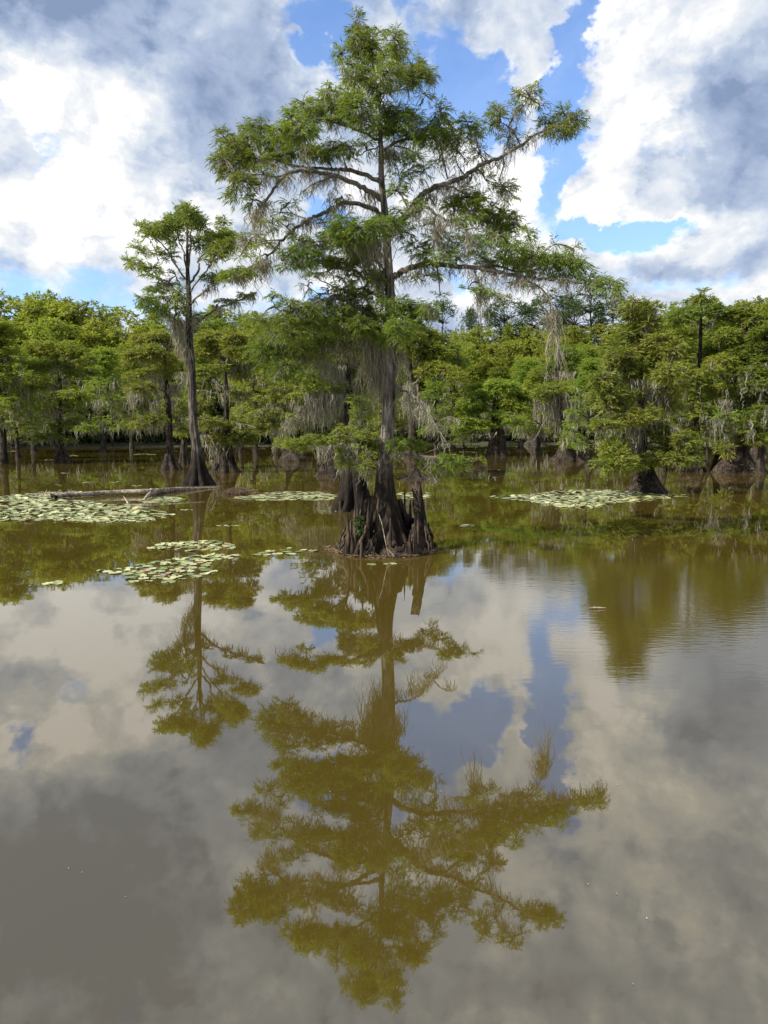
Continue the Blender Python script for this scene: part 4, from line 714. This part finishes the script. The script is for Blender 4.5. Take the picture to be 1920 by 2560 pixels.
def plant(kind, x, y, h, label, group, wide=1., z=0.):
    me_t, me_f, me_m = PROTO[kind][int(rng.integers(len(PROTO[kind])))]
    r = thing(FNAME[kind], label, 'tree', (x, y, z), group)
    k = h / 18.
    r.scale = (k * wide, k * wide, k); r.rotation_euler = (rng.normal() * .03, rng.normal() * .03, rng.random() * 6.28)
    link('trunk', me_t, r); link('crown', me_f, r)
    if me_m: link('moss_foliage', me_m, r)
    return r
def gz(x, y):
    d = y - shore(x)
    return -.6 if d < -3 else float(np.clip(d * .16, -.5, .25)) if d < 2 else .25 + min((d - 2) * .035, 1.2) + 9. * min(1., max(0., (d - 25) / 60.)) ** 1.3 + .15 * math.sin(x * .7) * math.cos(y * .5)
def ground_z(x, y): 
    return max(-.3, gz(x, y) - .1)
def zat(px, py, D): return at(px, py, D)[2]
rows = [(1.5, 6.4, 'tiered', .42, .74), (7, 6.2, 'tiered', .55, .86), (12, 5., 'round', .70, .88), (19, 4.8, 'round', .84, .94), (27, 4.6, 'round', .90, .975)]
for ri, (off, step, kind, lo, hi) in enumerate(rows):
    x = -75.
    while x < 92:
        xx = x + rng.uniform(-1.6, 1.6); y = shore(xx) + off + rng.uniform(-2, 2)
        px = 960 + F * xx / y
        if -160 < px < 2080:
            h = zat(min(max(px, 0), 1920), skyline(px), y) * rng.uniform(lo, hi)
            if px < 700 and kind == 'round': h *= 1.055
            side = 'left' if px < 640 else 'right'
            if kind == 'tiered': lab, gr = ('mossy cypress at the water edge of the shaded left bank', 'mossy cypresses lining the left bank') if side == 'left' else ('mossy cypress at the water edge along the sunlit far right bank', 'mossy cypresses lining the right bank')
            else: lab, gr = ('round-crowned green tree in the dense forest behind the left bank', 'forest trees behind the left bank') if side == 'left' else ('round-crowned bright green tree in the forest behind the right bank', 'forest trees behind the right bank')
            plant(kind, xx, y, h, lab, gr, rng.uniform(.95, 1.22) * (1.15 if h < 15 else 1.), ground_z(xx, y))
        x += step * (.85 if x < -12 else 1.)
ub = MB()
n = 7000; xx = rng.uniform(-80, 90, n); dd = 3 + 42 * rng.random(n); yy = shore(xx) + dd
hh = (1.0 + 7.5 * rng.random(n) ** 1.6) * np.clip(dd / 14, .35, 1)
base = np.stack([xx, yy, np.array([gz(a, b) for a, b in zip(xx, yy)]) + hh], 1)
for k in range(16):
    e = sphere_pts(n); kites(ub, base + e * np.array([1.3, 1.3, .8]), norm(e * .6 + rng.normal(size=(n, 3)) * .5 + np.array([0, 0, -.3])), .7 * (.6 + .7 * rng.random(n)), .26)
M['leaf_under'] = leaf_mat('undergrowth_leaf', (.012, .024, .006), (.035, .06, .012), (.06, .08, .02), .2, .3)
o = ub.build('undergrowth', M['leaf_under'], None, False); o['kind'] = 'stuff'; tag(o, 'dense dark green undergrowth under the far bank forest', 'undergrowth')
# pines standing above the forest
for (px, top, D, wd, lab) in [(1395, 728, 150, 1.35, 'broadest dark round-topped pine above the forest, behind the tip of the long right limb'), (1470, 722, 152, 1.3, 'tallest dark pine of the pair behind the tip of the long right limb'), (1530, 740, 156, 1.0, 'open-crowned dark pine at the right end of the pine clump'), (1275, 745, 150, 1.1, 'narrow dome-topped dark pine standing alone left of the pine clump'),
                         (1345, 772, 148, .9, 'lower dark pine filling the gap between the dome-topped pine and the broadest pine'), (1225, 775, 152, .75, 'short dark pine immediately left of the dome-topped pine'), (1172, 775, 155, .62, 'small thin dark pine against white cloud, seen alone above the forest'), (1105, 755, 150, .95, 'dark pine closest to the trunk of the tallest cypress on its right side'),
                         (600, 792, 140, .9, 'dark pine above the forest left of the tallest cypress'), (560, 800, 142, .9, 'dark pine above the yellow-green tiered cypress'), (1440, 758, 146, .9, 'lower dark pine under the two tallest pines')]:
    y = D; P0 = at(px, top, y); plant('pine', P0[0], y, P0[2] * .99 - 1.5, lab, None, wd * .74, 2.5)
# cypresses that stand in open water between the traced ones and the far bank
for (px, D, top, wd, lab) in [(5, 52, 765, 1.1, 'tall leafy cypress cut by the left edge of the view'), (45, 60, 905, 1., 'shaded mossy cypress just right of the tall one at the left edge'), (85, 76, 870, 1., 'mossy cypress in open shade just left of the lone conical-footed cypress'), (255, 78, 850, 1., 'green mossy cypress between the lone conical-footed cypress and the rusty one'), (330, 84, 845, 1., 'hazy green cypress behind the rusty yellow-green cypress'),
                         (640, 66, 850, 1., 'leafy cypress beyond the log, between the yellow-green and the shaggy cypress'), (600, 84, 835, 1.1, 'tall green cypress far behind the yellow-green tiered crown'), (690, 80, 850, 1., 'mossy cypress far behind the low yellow-green sprays'), (760, 84, 880, 1., 'cypress half hidden by the wide moss curtains'), (905, 74, 900, 1., 'cypress hidden behind the trunk of the tallest cypress'), (960, 86, 850, 1., 'far cypress directly behind the tallest trunk'),
                         (1090, 80, 905, .9, 'thin-stemmed mossy cypress left of the umbrella-shaped cypress'), (1130, 92, 860, 1.05, 'far pale green cypress above and left of the umbrella-shaped cypress'), (1160, 70, 985, .8, 'low cypress peeping out left of the umbrella-shaped crown'), (1300, 84, 880, 1., 'bright far cypress above the umbrella-shaped crown'), (1345, 74, 900, 1., 'cypress just behind the moss-laden one on its left'), (1475, 46, 880, 1., 'feathery cypress between the moss-laden and the yellowing cypress'), (1520, 80, 840, 1., 'far green cypress left of the yellowing cypress top'),
                         (1660, 42, 800, 1., 'tall leafy cypress behind the yellowing cypress on its right'), (1700, 78, 785, 1.05, 'far cypress filling the gap left of the tall straight cypress'), (1790, 43, 790, 1., 'leafy cypress between the tall straight and the broad-footed cypress'), (1830, 80, 765, 1., 'far tall cypress behind the broad-footed cypress'), (1905, 40, 775, 1., 'cypress cut by the right edge of the view'), (1770, 56, 960, .8, 'short mossy cypress in the gap behind the low brown stump')]:
    p = at(px, 1100, D); h = zat(px, top, D)
    plant('tiered', p[0], D, h * .94, lab, 'mossy cypresses standing in open water', wd * (1.25 if h < 12 else 1.))

# ================================================================== ground and water
def sheet(name, xs, ys, zf, mat):
    X, Y = np.meshgrid(xs, ys); Z = np.vectorize(zf)(X, Y)
    V = np.stack([X, Y, Z], -1).reshape(-1, 3); nx = len(xs)
    i = (np.arange(len(ys) - 1)[:, None] * nx + np.arange(nx - 1)[None])
    Q = np.stack([i, i + 1, i + nx + 1, i + nx], -1).reshape(-1, 4)
    o = link(name, mesh(name, V, Q, mat)); o['kind'] = 'structure'; return o
def soil():
    m, nt = new_mat('forest_floor'); tc = N(nt, 'ShaderNodeTexCoord'); n = N(nt, 'ShaderNodeTexNoise', inp={'Scale': .8, 'Detail': 8.}); nt.links.new(tc.outputs['Object'], n.inputs['Vector'])
    r = ramp(nt, [(.35, (.018, .016, .008)), (.6, (.04, .045, .015)), (.75, (.07, .055, .03))]); nt.links.new(n.outputs['Fac'], r.inputs[0])
    p = N(nt, 'ShaderNodeBsdfPrincipled', inp={'Roughness': .95}); nt.links.new(r.outputs[0], p.inputs['Base Color'])
    o = N(nt, 'ShaderNodeOutputMaterial'); nt.links.new(p.outputs[0], o.inputs['Surface']); return m
sheet('bank', np.linspace(-400, 400, 120), np.concatenate([np.linspace(78, 150, 50), np.linspace(160, 2000, 20)]), gz, soil())
sheet('water', np.array([-2500., -60, -10, 10, 60, 2500]), np.array([-300., 0, 12, 40, 130, 2500]), lambda x, y: 0., M['water'])

# ================================================================== lily pads
def pad_mesh(seed):
    r = np.random.default_rng(seed); n = 20; th = np.linspace(.16, 2 * np.pi - .16, n); rr = .11 * (1 + .05 * r.normal(size=n))
    z = .004 + .006 * r.random(n) + (.02 * np.maximum(0, np.sin(th + r.random() * 6)) ** 3 if seed % 2 else 0)
    top = np.concatenate([[[0, 0, .004]], np.stack([rr * np.cos(th), rr * np.sin(th), z], 1)])
    bot = top - np.array([0, 0, .006])
    V = np.concatenate([top, bot]); Q = []
    for i in range(1, n - 1, 2): Q.append((0, i, i + 1, min(i + 2, n)))
    Q.append((0, n - 1, n, n)) if (n - 1) % 2 == 0 else None
    m = n + 1
    for i in range(1, n): Q.append((i, m + i, m + i + 1, i + 1))
    Q = [q for q in Q if len(set(q)) == 4]
    return mesh('lily_pad', V, np.array(Q), M['pad'], False)
PADS = [pad_mesh(i) for i in range(6)]
def in_poly(x, y, poly):
    c = False; j = len(poly) - 1
    for i in range(len(poly)):
        (xi, yi), (xj, yj) = poly[i], poly[j]
        if (yi > y) != (yj > y) and x < (xj - xi) * (y - yi) / (yj - yi) + xi: c = not c
        j = i
    return c
def scatter(poly, n, mind):
    xs = [p[0] for p in poly]; ys = [p[1] for p in poly]; out = []; pts = np.zeros((0, 2))
    G = [gp(*p)[:2] for p in poly]; gx = [g[0] for g in G]; gy = [g[1] for g in G]
    for _ in range(n * 60):
        x = rng.uniform(min(gx), max(gx)); y = rng.uniform(min(gy), max(gy))
        if not in_poly(x, y, G): continue
        if len(pts) and np.min(np.hypot(pts[:, 0] - x, pts[:, 1] - y)) < mind: continue
        pts = np.vstack([pts, [x, y]]); 
        if len(pts) >= n: break
    return list(pts)
P_left = [(-10, 1240), (110, 1233), (205, 1231), (200, 1242), (150, 1248), (215, 1252), (260, 1262), (350, 1265), (390, 1275), (435, 1288), (372, 1304), (280, 1306), (120, 1302), (-10, 1304)]
P_right = [(1211, 1241), (1330, 1235), (1400, 1226), (1530, 1225), (1600, 1233), (1728, 1240), (1620, 1253), (1540, 1257), (1480, 1270), (1400, 1270), (1330, 1258), (1270, 1248)]
P_mid = [(575, 1246), (640, 1234), (720, 1228), (800, 1230), (846, 1240), (830, 1250), (720, 1252), (640, 1252)]
P_log = [(340, 1250), (390, 1242), (440, 1243), (466, 1249), (430, 1256), (370, 1258)]
P_n1 = [(364, 1372), (420, 1356), (530, 1353), (592, 1360), (580, 1375), (480, 1378)]
P_n2 = [(244, 1428), (330, 1418), (420, 1398), (520, 1388), (600, 1386), (590, 1396), (520, 1408), (540, 1430), (500, 1446), (420, 1458), (310, 1455), (320, 1438)]
P_s1 = [(100, 1460), (120, 1456), (150, 1455), (152, 1461), (110, 1464)]
P_s2 = [(624, 1388), (690, 1375), (720, 1367), (787, 1378), (750, 1386), (690, 1389)]
P_b = [(988, 1236), (1010, 1229), (1070, 1231), (1078, 1246), (1020, 1250)]
sets = [(P_n1, 46, .155, 'pale yellow-green lily pad in the compact small patch left of the root base', 'lily pads of the compact small patch', 46, 1.), (P_n2, 72, .17, 'pale round lily pad in the loose nearest patch over the tree reflection', 'lily pads of the nearest loose patch', 72, 1.),
        (P_s1, 5, .16, 'one of a few stray lily pads alone near the left edge', 'stray pads near the left edge', 5, .9), (P_s2, 12, .2, 'stray lily pad floating just left of the dark root base', 'stray pads beside the root base', 12, .9),
        (P_left, 1100, .082, 'crowded lily pad in the front of the big left patch', 'lily pads of the big left patch', 90, 1.05), (P_right, 700, .09, 'lily pad in the front of the diamond-shaped right patch', 'lily pads of the right patch', 70, 1.1),
        (P_mid, 260, .10, 'lily pad in the strip between the twig heap and the root base', 'lily pads of the middle strip', 0, 1.1), (P_log, 100, .10, 'pad by the log', 'x', 0, 1.1), (P_b, 40, .16, 'pad behind', 'x', 0, 1.1)]
# dark loose flecks far out, long thin lines of pads near the far shore
rest = []
for poly, n, mind, lab, gr, nobj, scl in sets:
    pts = sorted(scatter(poly, n, mind), key=lambda p: p[1])
    for i, (x, y) in enumerate(pts):
        k = scl * rng.uniform(.5, 1.05); rot = rng.random() * 6.28
        raised = .03 * rng.random() if (poly in (P_left, P_right) and rng.random() < .45) else 0.
        tilt = rng.normal(size=2) * (.16 if raised else .02)
        if i < nobj:
            o = link('lily_pad', PADS[int(rng.integers(6))]); o.location = (x, y, .004 + .0006 * (i % 12) + raised); o.rotation_euler = (tilt[0], tilt[1], rot); o.scale = (k, k, 1); tag(o, lab, 'lily pad', gr)
        else: rest.append((x, y, .004 + .0006 * (i % 12) + raised, k, rot, tilt))
for (x0, x1, y, n) in [(1115, 1230, 1117, 46), (1265, 1370, 1117, 40), (1150, 1190, 1130, 14), (355, 450, 1127, 40), (338, 390, 1136, 26), (640, 720, 1117, 30), (0, 45, 1128, 26), (100, 135, 1150, 14), (172, 195, 1139, 12), (620, 690, 1122, 16), (1165, 1250, 1174, 16), (250, 272, 1121, 10), (1150, 1180, 1178, 8), (1235, 1245, 1194, 4), (150, 172, 1183, 7), (205, 232, 1206, 8), (270, 300, 1205, 6), (330, 350, 1215, 5), (140, 160, 1213, 5), (440, 480, 1275, 9), (1500, 1530, 1314, 0), (1150, 1180, 1314, 6), (550, 590, 1314, 5), (500, 560, 1500, 0), (830, 850, 1290, 0), (800, 840, 1278, 8), (925, 1010, 1411, 3)]:
    for _ in range(n):
        g = gp(rng.uniform(x0, x1), y + rng.uniform(-1, 1) * (1.2 if y < 1200 else 2)); rest.append((g[0], g[1], .005, rng.uniform(.7, 1.2) * (1.6 if y < 1150 else .8), rng.random() * 6.28, (0, 0)))
mb = MB()
for (x, y, z, k, rot, tilt) in rest:
    th = np.linspace(.16, 2 * np.pi - .16, 11); q = .11 * k * (1 + .06 * rng.normal(size=11)); a_ = th + rot
    loc = np.stack([q * np.cos(a_), q * np.sin(a_)], 1); zz = loc @ np.array(tilt)
    V = np.concatenate([[[x, y, z]], np.stack([x + loc[:, 0], y + loc[:, 1], np.maximum(z + zz, .003)], 1)])
    mb.add(V, [(0, i, i + 1, i + 2) for i in range(1, 11, 2) if i + 2 <= 11])
o = mb.build('lily_pad_cover', M['pad'], None, False); o['kind'] = 'stuff'; tag(o, 'mat of small crowded lily pads filling the rest of the patches and far water', 'lily pads')

# ================================================================== log, twig heap, snag, floating bits
def log_path(pts, lift): return np.array([gp(x, y, l) for (x, y), l in zip(pts, lift)])
root = thing('floating_log', 'long pale fallen tree trunk lying on the water by the big left lily patch', 'log', gp(380, 1240)); o0 = np.array(root.location)
mb = MB(); P = spline(log_path([(130, 1242), (180, 1237), (280, 1231), (380, 1228), (450, 1224), (548, 1219)], [.10, .10, .11, .12, .06, .0]), 5)
tube(mb, P, np.interp(np.linspace(0, 1, len(P)), [0, .04, .5, .72, 1], [.04, .07, .085, .11, .04]), 14, lambda i, th: 1 + .08 * np.sin(th * 3 + i * .7) + .05 * np.sin(th * 7 + i)); mb.build('stem', M['wood_log'], root, True, o0)
mb = MB(); P = spline(np.array([gp(392, 1230, .12), gp(377, 1234, .14), gp(366, 1243, .1), gp(360, 1252, .0)]), 4); tube(mb, P, np.linspace(.09, .04, len(P)), 10); mb.build('branch_stub', M['wood_log'], root, True, o0)
mb = MB(); P = np.array([gp(378, 1226, .1), gp(379, 1226, .25), gp(374, 1226, .36)]); tube(mb, P, [.09, .05, .01], 8)
tube(mb, np.array([gp(362, 1226, .12), gp(361, 1226, .24)]), [.04, .01], 6); mb.build('branch_stub', M['wood_log'], root, True, o0)
mb = MB(); P = np.array([gp(140, 1238, .1), gp(128, 1237, .2), gp(125, 1232, .26)]); tube(mb, P, [.05, .04, .01], 8); tube(mb, np.array([gp(140, 1243, .1), gp(133, 1243, .02)]), [.06, .03], 8); mb.build('root_end', M['wood_log'], root, True, o0)
mb = MB(); P = np.array([gp(230, 1262, .02), gp(300, 1262, .02), gp(400, 1261, .0), gp(520, 1255, -.01)]); tube(mb, spline(P, 5), np.interp(np.linspace(0, 1, 16), [0, .5, 1], [.015, .03, .01]), 6)
c = gp(300, 1262); o = mb.build('sunken_branch', M['wood_log'], None, True, c); o.location = c; tag(o, 'thin half-sunken branch lying in front of the floating log', 'branch')
mb = MB(); P = np.array([gp(322, 1262, .0), gp(315, 1250, .08), gp(308, 1240, .15)]); tube(mb, P, [.03, .02, .006], 5); tube(mb, np.array([gp(315, 1262, .0), gp(326, 1253, .1)]), [.02, .006], 5)
c = gp(318, 1258); o = mb.build('dead_stick', M['twig'], None, True, c); o.location = c; tag(o, 'short forked dead stick poking up between log and big left lily patch', 'stick')
def heap(cx, cy, wx, wy, h, n, label, name='twig_heap', mat='litter'):
    c = gp(cx, cy); mb = MB(); k = pxs(cy, c[1])
    for _ in range(n):
        u = rng.uniform(-1, 1); v = rng.uniform(-1, 1); p = np.array([u * wx * k, v * wy, 0]); p[2] = max(.0, h * (1 - u * u) * (1 - v * v * .6) * rng.random())
        d = norm(np.array([rng.normal(), rng.normal() * .6, rng.normal() * .35])); ln = rng.uniform(.12, .4)
        tube(mb, np.stack([p - d * ln / 2, p + rng.normal(size=3) * .02, p + d * ln / 2]), [.006, .011, .004], 4)
    o = mb.build(name, M[mat]); o.location = c; tag(o, label, 'debris'); return o
heap(600, 1236, 46, .35, .28, 420, 'low heap of dark twigs and roots at the right end of the floating log')
heap(1201, 1172, 14, .3, .22, 120, 'small dark twig mound among thin pads right of the tallest cypress')
heap(150, 1237, 70, .3, .12, 120, 'scatter of dead twigs along the back of the big left lily patch', mat='twig')
mb = MB(); P = spline(np.array([gp(1472, 1520, .01), gp(1490, 1519, .02), gp(1515, 1520, .01)]), 5); tube(mb, P, np.interp(np.linspace(0, 1, len(P)), [0, .5, 1], [.006, .013, .006]), 7, lambda i, th: 1 + .15 * np.sin(i * 2.1))
c = gp(1492, 1520); o = mb.build('dead_stick', M['wood_log'], None, True, c); o.location = c; tag(o, 'thin pale stick floating alone in the rippled water at right', 'stick')
# drifting specks: single fallen leaflets
mb = MB()
for _ in range(45):
    px, py = rng.uniform(20, 1900), 1290 + 1240 * rng.random() ** 1.6; g = gp(px, py); n = rng.uniform(.004, .008)
    d = norm(np.array([rng.normal(), rng.normal(), 0.])); e = np.array([-d[1], d[0], 0]) * .5
    mb.add([g + d * n + [0, 0, .003], g + e * n + [0, 0, .005], g - d * n + [0, 0, .003], g - e * n + [0, 0, .004]], [(0, 1, 2, 3)])
o = mb.build('leaf_flecks', M['twig'], None, False); o['kind'] = 'stuff'; tag(o, 'tiny pale leaf flecks drifting over the open water', 'leaves')

# ================================================================== sun and sky
SUN = Vector((-.70, -.36, .59)).normalized()
sun = bpy.data.lights.new('sun', 'SUN'); sun.energy = 5.0; sun.angle = R(.53); sun.color = (1., .93, .82)
so = bpy.data.objects.new('sun', sun); COL.objects.link(so); so.rotation_euler = SUN.to_track_quat('Z', 'Y').to_euler(); so.location = (-40, 0, 60)
w = bpy.data.worlds.new('World'); sc.world = w; w.use_nodes = True; nt = w.node_tree; nt.nodes.clear(); L_ = nt.links
sky = N(nt, 'ShaderNodeTexSky', sky_type='NISHITA', sun_disc=False)
sky.sun_elevation = math.asin(SUN.z); sky.sun_rotation = math.atan2(SUN.x, SUN.y); sky.air_density = 1.; sky.dust_density = .6; sky.ozone_density = 2.
tc = N(nt, 'ShaderNodeTexCoord'); sx = N(nt, 'ShaderNodeSeparateXYZ'); L_.new(tc.outputs['Generated'], sx.inputs[0])
def m(op, *a, **kw):
    n = N(nt, 'ShaderNodeMath', operation=op, **kw)
    for i, s in enumerate(a):
        if isinstance(s, (int, float)): n.inputs[i].default_value = s
        else: L_.new(s, n.inputs[i])
    return n.outputs[0]
az = m('ARCTAN2', sx.outputs['X'], sx.outputs['Y']); el = m('ARCSINE', sx.outputs['Z'])
cb = N(nt, 'ShaderNodeCombineXYZ'); L_.new(az, cb.inputs[0]); L_.new(el, cb.inputs[1])
def vec(op, a, b, c=None):
    n = N(nt, 'ShaderNodeVectorMath', operation=op)
    for i, s in enumerate((a, b, c)):
        if s is None: continue
        if isinstance(s, tuple): n.inputs[i].default_value = s
        else: L_.new(s, n.inputs[i])
    return n
def skynoise(scale, det, rough=.55, off=(0, 0, 0), dist=0.):
    v = vec('MULTIPLY_ADD', cb.outputs[0], (1., 1.4, 1.), off).outputs[0]
    n = N(nt, 'ShaderNodeTexNoise', noise_dimensions='2D', inp={'Scale': scale, 'Detail': det, 'Roughness': rough, 'Distortion': dist}); L_.new(v, n.inputs['Vector']); return n
w1 = skynoise(5.5, 8., .62); wv = vec('SUBTRACT', w1.outputs['Color'], (.5, .5, .5)).outputs[0]
Pw = vec('MULTIPLY_ADD', wv, (.17, .15, 0.), cb.outputs[0]).outputs[0]
Psoft = vec('MULTIPLY_ADD', wv, (.16, .13, 0.), cb.outputs[0]).outputs[0]
def azel(px, py):
    a, dy, dz = ray(px, py); return math.atan2(a, dy), math.atan2(dz, math.hypot(a, dy))
def field(P, blobs, base):
    acc = None
    for (px, py, rx, ry, wt) in blobs:
        c = azel(px, py) if px is not None else py; ix, iy = F / rx, F / ry
        d = vec('MULTIPLY_ADD', P, (ix, iy, 0.), (-c[0] * ix, -c[1] * iy, 0.)).outputs[0]
        g = m('POWER', .36788, vec('DOT_PRODUCT', d, d).outputs['Value'])
        acc = m('MULTIPLY_ADD', g, wt, acc if acc is not None else base)
    return acc
def billow(scale, off=(0, 0, 0)):
    v = vec('MULTIPLY_ADD', wv, (.12, .12, 0.), cb.outputs[0]).outputs[0]
    v = vec('MULTIPLY_ADD', v, (1., 1.25, 1.), off).outputs[0]
    n = N(nt, 'ShaderNodeTexVoronoi', voronoi_dimensions='2D', feature='SMOOTH_F1', normalize=True, inp={'Scale': scale, 'Detail': 2., 'Roughness': .55, 'Lacunarity': 2.3, 'Smoothness': .35}); L_.new(v, n.inputs['Vector']); return n.outputs['Distance']
b1 = billow(13., (5., 5., 0.)); b2 = billow(13., (5.018, 4.976, 0.))
# gaps of blue between the clouds
HOLES = [(805, 40, 55, 75, -1.5), (825, 125, 22, 30, -.8), (1090, 190, 120, 75, -1.3), (1190, 160, 70, 60, -.8), (1215, 270, 90, 60, -1.0), (1420, 100, 42, 120, -1.5), (1385, 260, 36, 60, -1.0), (1500, 560, 50, 26, -.8), (1190, 320, 60, 40, -.5), (1395, 420, 48, 110, -1.3), (1330, 400, 50, 40, -.6), (1560, 570, 100, 26, -1.5), (1680, 560, 60, 30, -1.0), (1640, 610, 50, 28, -1.0), (0, 190, 24, 44, -.8), (105, 400, 20, 50, -.65), (75, 330, 20, 24, -.4), (840, 510, 70, 60, -1.2), (760, 470, 60, 40, -.6), (310, 800, 190, 60, -.72), (80, 740, 170, 60, -.62), (1110, 700, 60, 50, -.8), (1000, 120, 60, 40, -.5), (640, 770, 80, 40, -.6), (780, 740, 50, 40, -.8), (1700, 740, 120, 26, -.5), (980, -40, 60, 40, -.6), (1480, 690, 80, 26, -.4)]
PUFFS = [(795, 88, 22, 16, 1.0), (1330, 160, 42, 70, .9), (1250, 60, 90, 60, .5), (1130, 250, 28, 14, .5), (1135, 165, 40, 12, .5), (1350, 440, 32, 26, .6)]
n2 = skynoise(9., 9., .6, (3.1, 1.7, .4))
cov = field(Pw, [(a_, b_, c_, d_, e_ * 1.12) for (a_, b_, c_, d_, e_) in HOLES] + PUFFS, 1.0)
n3 = skynoise(26., 6., .6, (.3, 5.7, 2.4))
cov = m('MULTIPLY_ADD', m('SUBTRACT', n2.outputs['Fac'], .5), 1.2, cov)
cov = m('MULTIPLY_ADD', m('SUBTRACT', n3.outputs['Fac'], .5), .7, cov)
def mapr(v, a, b, c, d, sm=True):
    n = N(nt, 'ShaderNodeMapRange', interpolation_type='SMOOTHSTEP' if sm else 'LINEAR', inp={'From Min': a, 'From Max': b, 'To Min': c, 'To Max': d}); L_.new(v, n.inputs['Value']); return n.outputs[0]
cov = m('MULTIPLY_ADD', m('SUBTRACT', .42, b1), 1.1, cov)
alpha = mapr(cov, .10, .92, .07, 1.)
# grey bodies and sunlit rims
TONE = [(480, 130, 330, 190, -.20), (560, 340, 230, 130, -.42), (150, 20, 150, 60, -.45), (400, 420, 150, 70, -.2), (150, 200, 110, 110, .34), (60, 330, 90, 120, .34), (150, 480, 160, 90, .30), (350, 560, 200, 60, .34), (250, 330, 60, 50, -.2), (90, 430, 50, 40, -.2), (300, 470, 80, 30, -.2), (520, 500, 140, 60, .38), (230, 620, 120, 36, .3), (20, 620, 80, 100, -.35), (210, 520, 60, 50, -.25),
        (250, 90, 90, 60, .12), (1500, 150, 110, 190, .36), (1560, 300, 80, 90, .25), (1800, 240, 190, 140, -.36), (1880, 330, 140, 110, -.28), (1600, 440, 180, 40, -.18), (1500, 400, 70, 110, .28), (1640, 60, 150, 60, .2), (1820, 520, 180, 90, .40), (1700, 620, 110, 50, .34), (1450, 520, 110, 60, .36), (1330, 560, 120, 70, .32), (1100, 420, 120, 130, .36), (1180, 480, 100, 60, .30), (1400, 640, 160, 60, .2), (1750, 690, 220, 32, -.28), (1620, 760, 60, 40, .3), (1340, 130, 50, 80, .3), (1250, 40, 100, 50, .1), (980, 70, 90, 60, -.05), (700, 150, 120, 120, -.12), (1330, 720, 120, 50, .2), (700, 620, 140, 70, .22)]
def mirror(px, py):
    e = azel(px, py); return e[0], -e[1]
HIGH = [(960, 2480, 1300, 380, -.34), (130, 2240, 330, 220, -.75), (420, 2440, 220, 120, -.3), (250, 1580, 240, 130, .40), (60, 1880, 160, 70, .40), (250, 1780, 160, 80, .3), (560, 2330, 60, 130, .45), (1250, 1640, 150, 130, .40), (1395, 1760, 40, 150, -.35), (1500, 1800, 120, 120, .42), (1480, 1560, 110, 80, .3), (1730, 1960, 200, 90, .18), (1250, 2230, 130, 100, .15), (1620, 2400, 240, 110, .05), (1820, 1730, 150, 110, -.30), (620, 1850, 120, 90, .12), (800, 2220, 110, 70, .20), (1480, 2080, 100, 60, .22), (1850, 2150, 120, 80, -.15), (1000, 2480, 240, 60, -.05), (330, 1780, 160, 60, .2), (1650, 2200, 90, 50, .2)]
HIGH_ = [(None, mirror(a_, b_), c_, d_, e_ * 1.1) for (a_, b_, c_, d_, e_) in HIGH]
tone = field(Psoft, HIGH_ + [(a_, b_, c_, d_, e_ * (.47 if e_ > 0 else .92)) for (a_, b_, c_, d_, e_) in TONE], .61)
na = skynoise(7., 9., .58, (0, 0, 0), .3); nb = skynoise(7., 9., .58, (.045, -.05, 0.), .3)   # lit from the sun's side: upper left
nc = skynoise(19., 7., .6); nd = skynoise(19., 7., .6, (.018, -.02, 0.))
lit = m('ADD', m('MULTIPLY', m('SUBTRACT', na.outputs['Fac'], nb.outputs['Fac']), 1.0), m('MULTIPLY', m('MULTIPLY', m('SUBTRACT', nc.outputs['Fac'], nd.outputs['Fac']), mapr(cov, .5, 1.3, .9, .35)), .9))
bl = m('MULTIPLY', m('SUBTRACT', b2, b1), mapr(cov, .5, 1.5, 1.7, .30))
tone = m('ADD', m('ADD', tone, lit), bl)
tone = m('MULTIPLY_ADD', m('SUBTRACT', n2.outputs['Fac'], .5), mapr(cov, .5, 1.4, .4, .14), tone)
rim = mapr(cov, .45, 1.0, .22, 0.)
n4 = skynoise(6.5, 6., .6, (8.3, 2.2, 0.), .5)
tone = m('MULTIPLY_ADD', m('SUBTRACT', n4.outputs['Fac'], .5), mapr(tone, .2, .65, .14, 1.25), tone)
tone = m('ADD', tone, rim)
rp = ramp(nt, [(0., (.26, .35, .54)), (.22, (.40, .495, .69)), (.40, (.50, .595, .77)), (.60, (.70, .775, .89)), (.82, (.93, .955, .99)), (1., (1.22, 1.21, 1.20))])
tone = m('MULTIPLY_ADD', tone, .78, .155)
L_.new(tone, rp.inputs[0])
bg1 = N(nt, 'ShaderNodeBackground', inp={'Strength': .125}); tint = N(nt, 'ShaderNodeMix', data_type='RGBA', blend_type='MULTIPLY', inp={0: 1.}); tint.inputs[7].default_value = (.80, .94, 1.16, 1); L_.new(sky.outputs[0], tint.inputs[6]); L_.new(tint.outputs[2], bg1.inputs['Color'])
bg2 = N(nt, 'ShaderNodeBackground', inp={'Strength': .54}); L_.new(rp.outputs[0], bg2.inputs['Color'])
mx = N(nt, 'ShaderNodeMixShader'); L_.new(alpha, mx.inputs[0]); L_.new(bg1.outputs[0], mx.inputs[1]); L_.new(bg2.outputs[0], mx.inputs[2])
ow = N(nt, 'ShaderNodeOutputWorld'); L_.new(mx.outputs[0], ow.inputs['Surface'])
w.cycles.sampling_method = 'MANUAL'; w.cycles.sample_map_resolution = 512
# ------------------------------------------------------------------ render settings
sc.view_settings.view_transform = 'Standard'; sc.view_settings.look = 'None'; sc.view_settings.exposure = 0.85; sc.view_settings.gamma = 1.0
sc.cycles.max_bounces = 6; sc.cycles.diffuse_bounces = 3; sc.cycles.glossy_bounces = 3; sc.cycles.transmission_bounces = 3
sc.cycles.use_denoising = True
